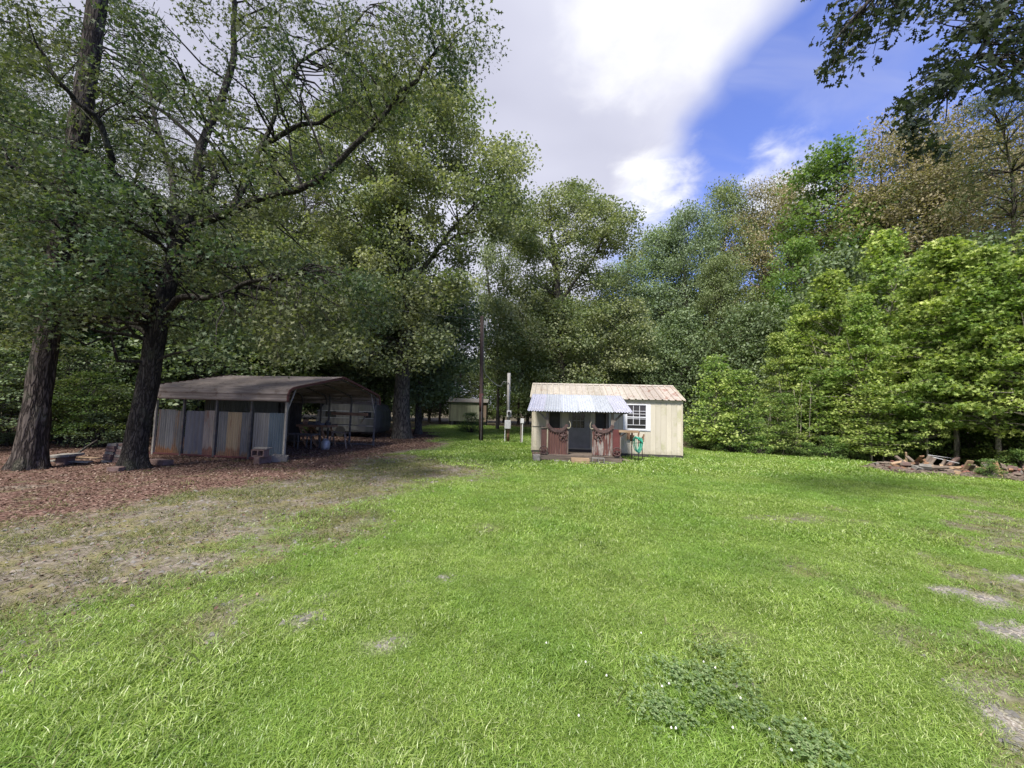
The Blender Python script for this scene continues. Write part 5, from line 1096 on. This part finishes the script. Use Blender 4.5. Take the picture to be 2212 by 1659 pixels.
make_proto('filler', 'tree', 14, 1.0, 4.6, 190, 60, .72, .34, DIA, 'l_dark', 'barkdk', .2, 'tall', seed=41, forks=2)

# tall trees behind the cabin and along the right, left to right
rows = [
 ('tallB', 1075, 33, 400, 'slim green tree in the gap between the twin oak and the olive oak', 'l_mid', .55),
 ('tallA', 1345, 36, 560, 'lower bluish tree right behind the olive oak of the cabin', 'l_blue', 1.0),
 ('tallB', 1420, 37, 505, 'bluish green tree above the left end of the cabin roof gap', 'l_blue', .95), ('tallB', 1490, 35, 460, 'bluish green rounded tree above the right end of the cabin', 'l_blue', .8),
 ('tallA', 1580, 37, 400, 'tall olive grey tree standing highest behind the cabin right side', 'l_mid', .72), ('tallC', 1655, 35, 408, 'brownish topped tree between the olive grey tree and the bright gum', 'l_brown', .72),
 ('tallB', 1560, 31, 560, 'lower green tree in front of the olive grey tree', 'l_mid', .8),
 ('gumtall', 1800, 29, 332, 'bright green gum tree rising against the blue sky on the right', 'l_bright', 1.05), ('gumtall', 1735, 27, 520, 'bright green gum tree lower left of the tallest gum', 'l_bright', .9),
 ('tallC', 1725, 38, 385, 'brown crowned tree just left behind the tallest gum', 'l_brown', .75), ('tallC', 1935, 28, 290, 'brownish spreading tree right of the tallest gum', 'l_brown', .85), ('tallC', 2060, 25, 272, 'wide brownish tree below the hanging oak branches', 'l_brown', .9),
 ('tallC', 2190, 23, 275, 'brownish tree at the right edge of the photo', 'l_brown', .9), ('pine', 2215, 18, 190, 'dark pine at the right edge below the hanging oak', 'l_pine', 1.0), ('tallB', 2010, 34, 380, 'dark tree seen through the brown crowns at the right', 'l_dark', .9), ('tallA', 1880, 34, 440, 'shaded tree behind the gums on the right', 'l_dark', .9)]
for k, (pk, px, Y, top, lb, lm, wd) in enumerate(rows): place(pk, 'tree' if pk != 'pine' else 'pine_tree', px, Y, top, lb, wide=wd, lmat=lm)
# bright gum saplings along the right edge of the lawn
sap = [('gumC', 1545, 18.6, 770, 'small yellow-green gum sapling nearest the right end of the cabin', 1.0), ('gumC', 1600, 17.8, 800, 'low bushy gum sapling at the lawn edge right of the cabin', 1.2), ('gumA', 1680, 19.5, 720, 'slim gum sapling behind the low bushy ones', .9),
 ('gumB', 1735, 19.5, 660, 'leafy gum sapling left of the tallest yellow-green clump', .9), ('gumA', 1800, 18.5, 590, 'gum sapling with full crown in the middle of the yellow-green clump', 1.05), ('gumA', 1925, 18.0, 505, 'tallest pointed gum sapling in the yellow-green clump', .95),
 ('gumB', 1870, 16.5, 640, 'broad gum sapling leaning over the lawn in the middle of the thicket', .95), ('gumC', 1690, 17.2, 850, 'knee-high gum sapling at the foot of the thicket', 1.2), ('gumB', 1990, 16.0, 590, 'gum sapling right of the tallest pointed one', .9),
 ('gumA', 2060, 14.5, 520, 'tall yellow-green gum near the right edge', 1.1), ('gumB', 2150, 13.4, 540, 'tall yellow-green gum above the rubble pile', 1.05), ('gumB', 2240, 12.5, 560, 'yellow-green gum cut by the right edge of the photo', 1.0), ('gumB', 2000, 14.6, 780, 'low gum sapling spreading bright leaves above the wooden stake', .9),
 ('gumC', 1780, 17.4, 800, 'short gum sapling before the middle of the thicket', 1.3), ('gumC', 1880, 15.6, 830, 'short gum sapling with drooping leaves left of the stake', 1.3), ('gumA', 2290, 14, 480, 'gum just outside the right edge', 1.1), ('gumA', 1810, 22, 600, 'gum sapling in the second row of the thicket', 1.1),
 ('gumA', 2030, 19, 540, 'gum sapling behind the right clump', 1.2), ('gumB', 2150, 17, 545, 'gum sapling rising behind the right edge clump', 1.1)]
for pk, px, Y, top, lb, wd in sap: place(pk, 'gum_sapling', px, Y, top, lb, 'sapling', 'gum saplings along the right edge of the lawn', wide=wd)
# bare slim stems under the thicket
g = np.random.default_rng(70); stem_me = {}
for k in range(26):
    px = g.uniform(1530, 2060); q = gnd(px, 968+(px-1500)*.075)+np.array([.2+g.random()*1.0, g.random()*1.0-.1, 0]); h = g.uniform(2, 3.4); P_ = smooth_path([(0, 0, -.05), (g.normal(0, .08), 0, h*.4), (g.normal(0, .2), g.normal(0, .1), h)], 4)
    o = MB().tube(P_, np.linspace(.028, .010, len(P_)), 6).build('slim_stem', M['barkpale'], None, True); o.location = tuple(q); tag(o, 'bare pale slim stem standing in the shade under the gum thicket', 'sapling stem', 'slim stems under the gum thicket')
# shrubs at the foot
pos = [(1508, 18.9, .9), (1535, 18.2, .8), (1580, 17.6, 1.0), (1640, 17, .8), (1700, 16.7, .9), (1740, 16.3, .6), (1790, 15.9, .9), (1850, 15.6, .6), (1925, 15.2, .8), (1960, 15.0, .6), (2110, 13.6, .7), (2205, 12.2, .8), (1500, 21, 1.4), (1545, 21, 1.6), (2130, 15, 1.3), (2060, 16, 1.4), (2190, 14.5, 1.7), (2240, 12.6, 1.4), (2170, 13.2, 1.5), (2090, 14.4, 1.5), (2040, 15.2, 1.6), (1980, 15.6, 1.4), (1620, 19, 1.5), (1720, 18.3, 1.5), (1830, 17.3, 1.5), (1930, 16.6, 1.4)]
for px, Y, h in pos: place('shrub', 'shrub', px, Y+.4, 0, f"{'ankle-high' if h < .75 else 'knee-high' if h < 1.2 else 'waist-high'} leafy shrub "+('near the right end of the cabin' if px < 1600 else 'left of the middle of the thicket' if px < 1760 else 'in the middle of the thicket' if px < 1900 else 'behind the left end of the rubble pile' if px < 2080 else 'behind the right end of the rubble pile')+(' at the lawn edge' if h < 1.2 else ''), 'shrub', 'shrubs under the gum thicket', H=h, wide=1.2, lmat='l_bright' if random.random() < .5 else 'l_shrub')
q = gnd(1018, 935); place('shrub', 'shrub', 1018, q[1], 0, 'small bright shrub growing before the far shed left of the utility pole', 'shrub', H=1.35, wide=1.1, lmat='l_bright')
q = gnd(1950, 985); place('shrub', 'shrub', 2130, 11.9, 0, 'small green shrub sprouting from the middle of the rubble pile', 'shrub', H=.55, lmat='l_bright')
# left wood: pines, understorey and deep fillers
g = np.random.default_rng(80)
for k, (px, Y) in enumerate(((-60, 17), (15, 19), (40, 26), (95, 22), (165, 20), (205, 28), (240, 17.5), (262, 24), (300, 30), (350, 23), (395, 27), (430, 20.5), (470, 31), (505, 25), (560, 29), (600, 34), (640, 24), (690, 31), (740, 28), (800, 34), (950, 41), (1120, 44), (985, 46), (-20, 30), (-120, 22), (130, 34), (-150, 14))):
    place('pine', 'pine_tree', px, Y, 0, f'slender dark pine {where(px, Y)}', group='pines in the dark left wood', H=g.uniform(14, 19), wide=g.uniform(.75, 1.15), lean=g.normal(0, .012))
under = [(20, 13.5, 3.6), (-40, 12, 3.2), (150, 14.5, 3.6), (190, 13.6, 2.6), (110, 16, 4.5), (230, 18, 6), (60, 19, 7), (330, 18, 6), (420, 19, 7), (480, 21.5, 6.5), (560, 21, 6), (640, 21.5, 5.5), (700, 23, 7), (180, 24, 9), (0, 24, 9), (300, 24, 8), (760, 25, 6), (930, 43, 6), (1080, 43, 6), (-100, 16, 6), (560, 27, 9), (440, 26, 9)]
for px, Y, h in under: place('under', 'understorey_tree', px, Y, 0, f"{'low' if h < 4.2 else 'middling' if h < 6.4 else 'tall slender'} leafy tree {where(px, Y)}", 'tree', 'understorey trees in the left wood', H=h, wide=g.uniform(.95, 1.3), lmat=['l_shrub', 'l_oak', 'l_dark'][int(g.integers(3))])
for k in range(24):
    px = g.uniform(-150, 700); Y = g.uniform(12.8, 19) if px < 260 else g.uniform(18.5, 22); place('shrub', 'shrub', px, Y, 0, f'low shrub {where(px, Y)}', 'shrub', 'shrubs in the left wood', H=g.uniform(.7, 1.7), wide=1.2, lmat='l_shrub' if k % 2 else 'l_dark')
# upper canopy behind the big oak at the left
for px, Y, h, pk, lm in ((-80, 17, 13, 'tallA', 'l_dark'), (90, 21, 13, 'tallB', 'l_mid'), (260, 24, 12, 'tallA', 'l_mid'), (420, 25, 12.5, 'tallB', 'l_oakb'), (560, 27, 13, 'tallA', 'l_oakb'), (700, 29, 16, 'tallB', 'l_mid'), (-200, 14, 15, 'tallB', 'l_dark'), (800, 32, 22, 'tallA', 'l_mid')):
    place(pk, 'tree', px, Y, 0, f'tall leafy tree {where(px, Y)}', group='tall leafy trees in the left wood', H=h, wide=.85, lmat=lm)
# deep wood closing the view
k = 0
for Y, step, h in ((44, 3.6, 13), (52, 4.2, 17)):
    xs_ = np.arange(-62 if Y > 50 else -50, 58, step)
    for x in xs_:
        if -9 < x < 2: continue
        place('filler', 'tree', 0, Y+g.uniform(-2.5, 2.5), 0, 'dark tree deep in the wood beyond the clearing', group='deep wood trees beyond the clearing', X=float(x+g.uniform(-1, 1)), H=h*g.uniform(.8, 1.1), wide=1.0, lmat=['l_dark', 'l_mid', 'l_blue'][int(g.integers(3))])
for x, Y in ((19, 22), (22, 18), (24, 13), (21, 26), (26, 30), (17, 27), (13, 30), (27, 8), (20, 9), (30, 20), (-24, 14), (-22, 8), (-27, 20), (-20, 25), (10, 33), (-30, 28), (-17, 31), (-11, 33)):
    place('filler', 'tree', 0, Y, 0, 'dense dark tree closing the '+('left' if x < 0 else 'right')+' side of the clearing', group='dense trees closing the sides of the clearing', X=x, H=g.uniform(9, 12), wide=.9)
for x, Y, h in ((-7.5, 50, 9), (-4, 49, 8), (-1, 51, 10), (2, 48, 11)): place('filler', 'tree', 0, Y, 0, 'low pale tree filling the gap far beyond the utility pole', group='low trees far beyond the utility pole', X=x, H=h, wide=1.2, lmat='l_mid')
for k_, v in PROTO.items():
    if not v[2]:
        for ch in [q for q in bpy.data.objects if q.parent == v[0]]: bpy.data.objects.remove(ch)
        bpy.data.objects.remove(v[0])
# pebbles in the worn patches and on the drive
def pebbles():
    g = np.random.default_rng(91); n = 110000; X = g.uniform(-9, 7, n); Y = 1.6+13*g.random(n)**1.6
    lit, spa, wood, bare, thin = fields(X, Y); k = g.random(n) < np.clip(bare*1.0+spa*(1-lit)*.12+thin*.04, 0, 1); X, Y = X[k], Y[k]; n = len(X)
    C = np.stack([X, Y, gz(X, Y)+.002], -1); r = (.006+.020*g.random(n)**3)*(1+Y*.06)
    base = np.array([(1, 0, 0), (0, 1, 0), (-1, 0, 0), (0, -1, 0), (0, 0, .7)]); a = g.random(n)*6.283
    bx = base[None, :, 0]*np.cos(a)[:, None]-base[None, :, 1]*np.sin(a)[:, None]; by = base[None, :, 0]*np.sin(a)[:, None]+base[None, :, 1]*np.cos(a)[:, None]
    V = np.stack([bx*(1+.4*g.random((n, 1))), by, np.repeat(base[None, :, 2], n, 0)], -1)*r[:, None, None]+C[:, None]
    F = (np.arange(n)[:, None, None]*5+np.array([[0, 1, 4], [1, 2, 4], [2, 3, 4], [3, 0, 4]])[None]).reshape(-1, 3)
    tag(link('pebbles', np_mesh('pebbles', V.reshape(-1, 3), F, M['conc'])), 'small grey pebbles in the worn patches of the ground', kind='stuff')
pebbles()
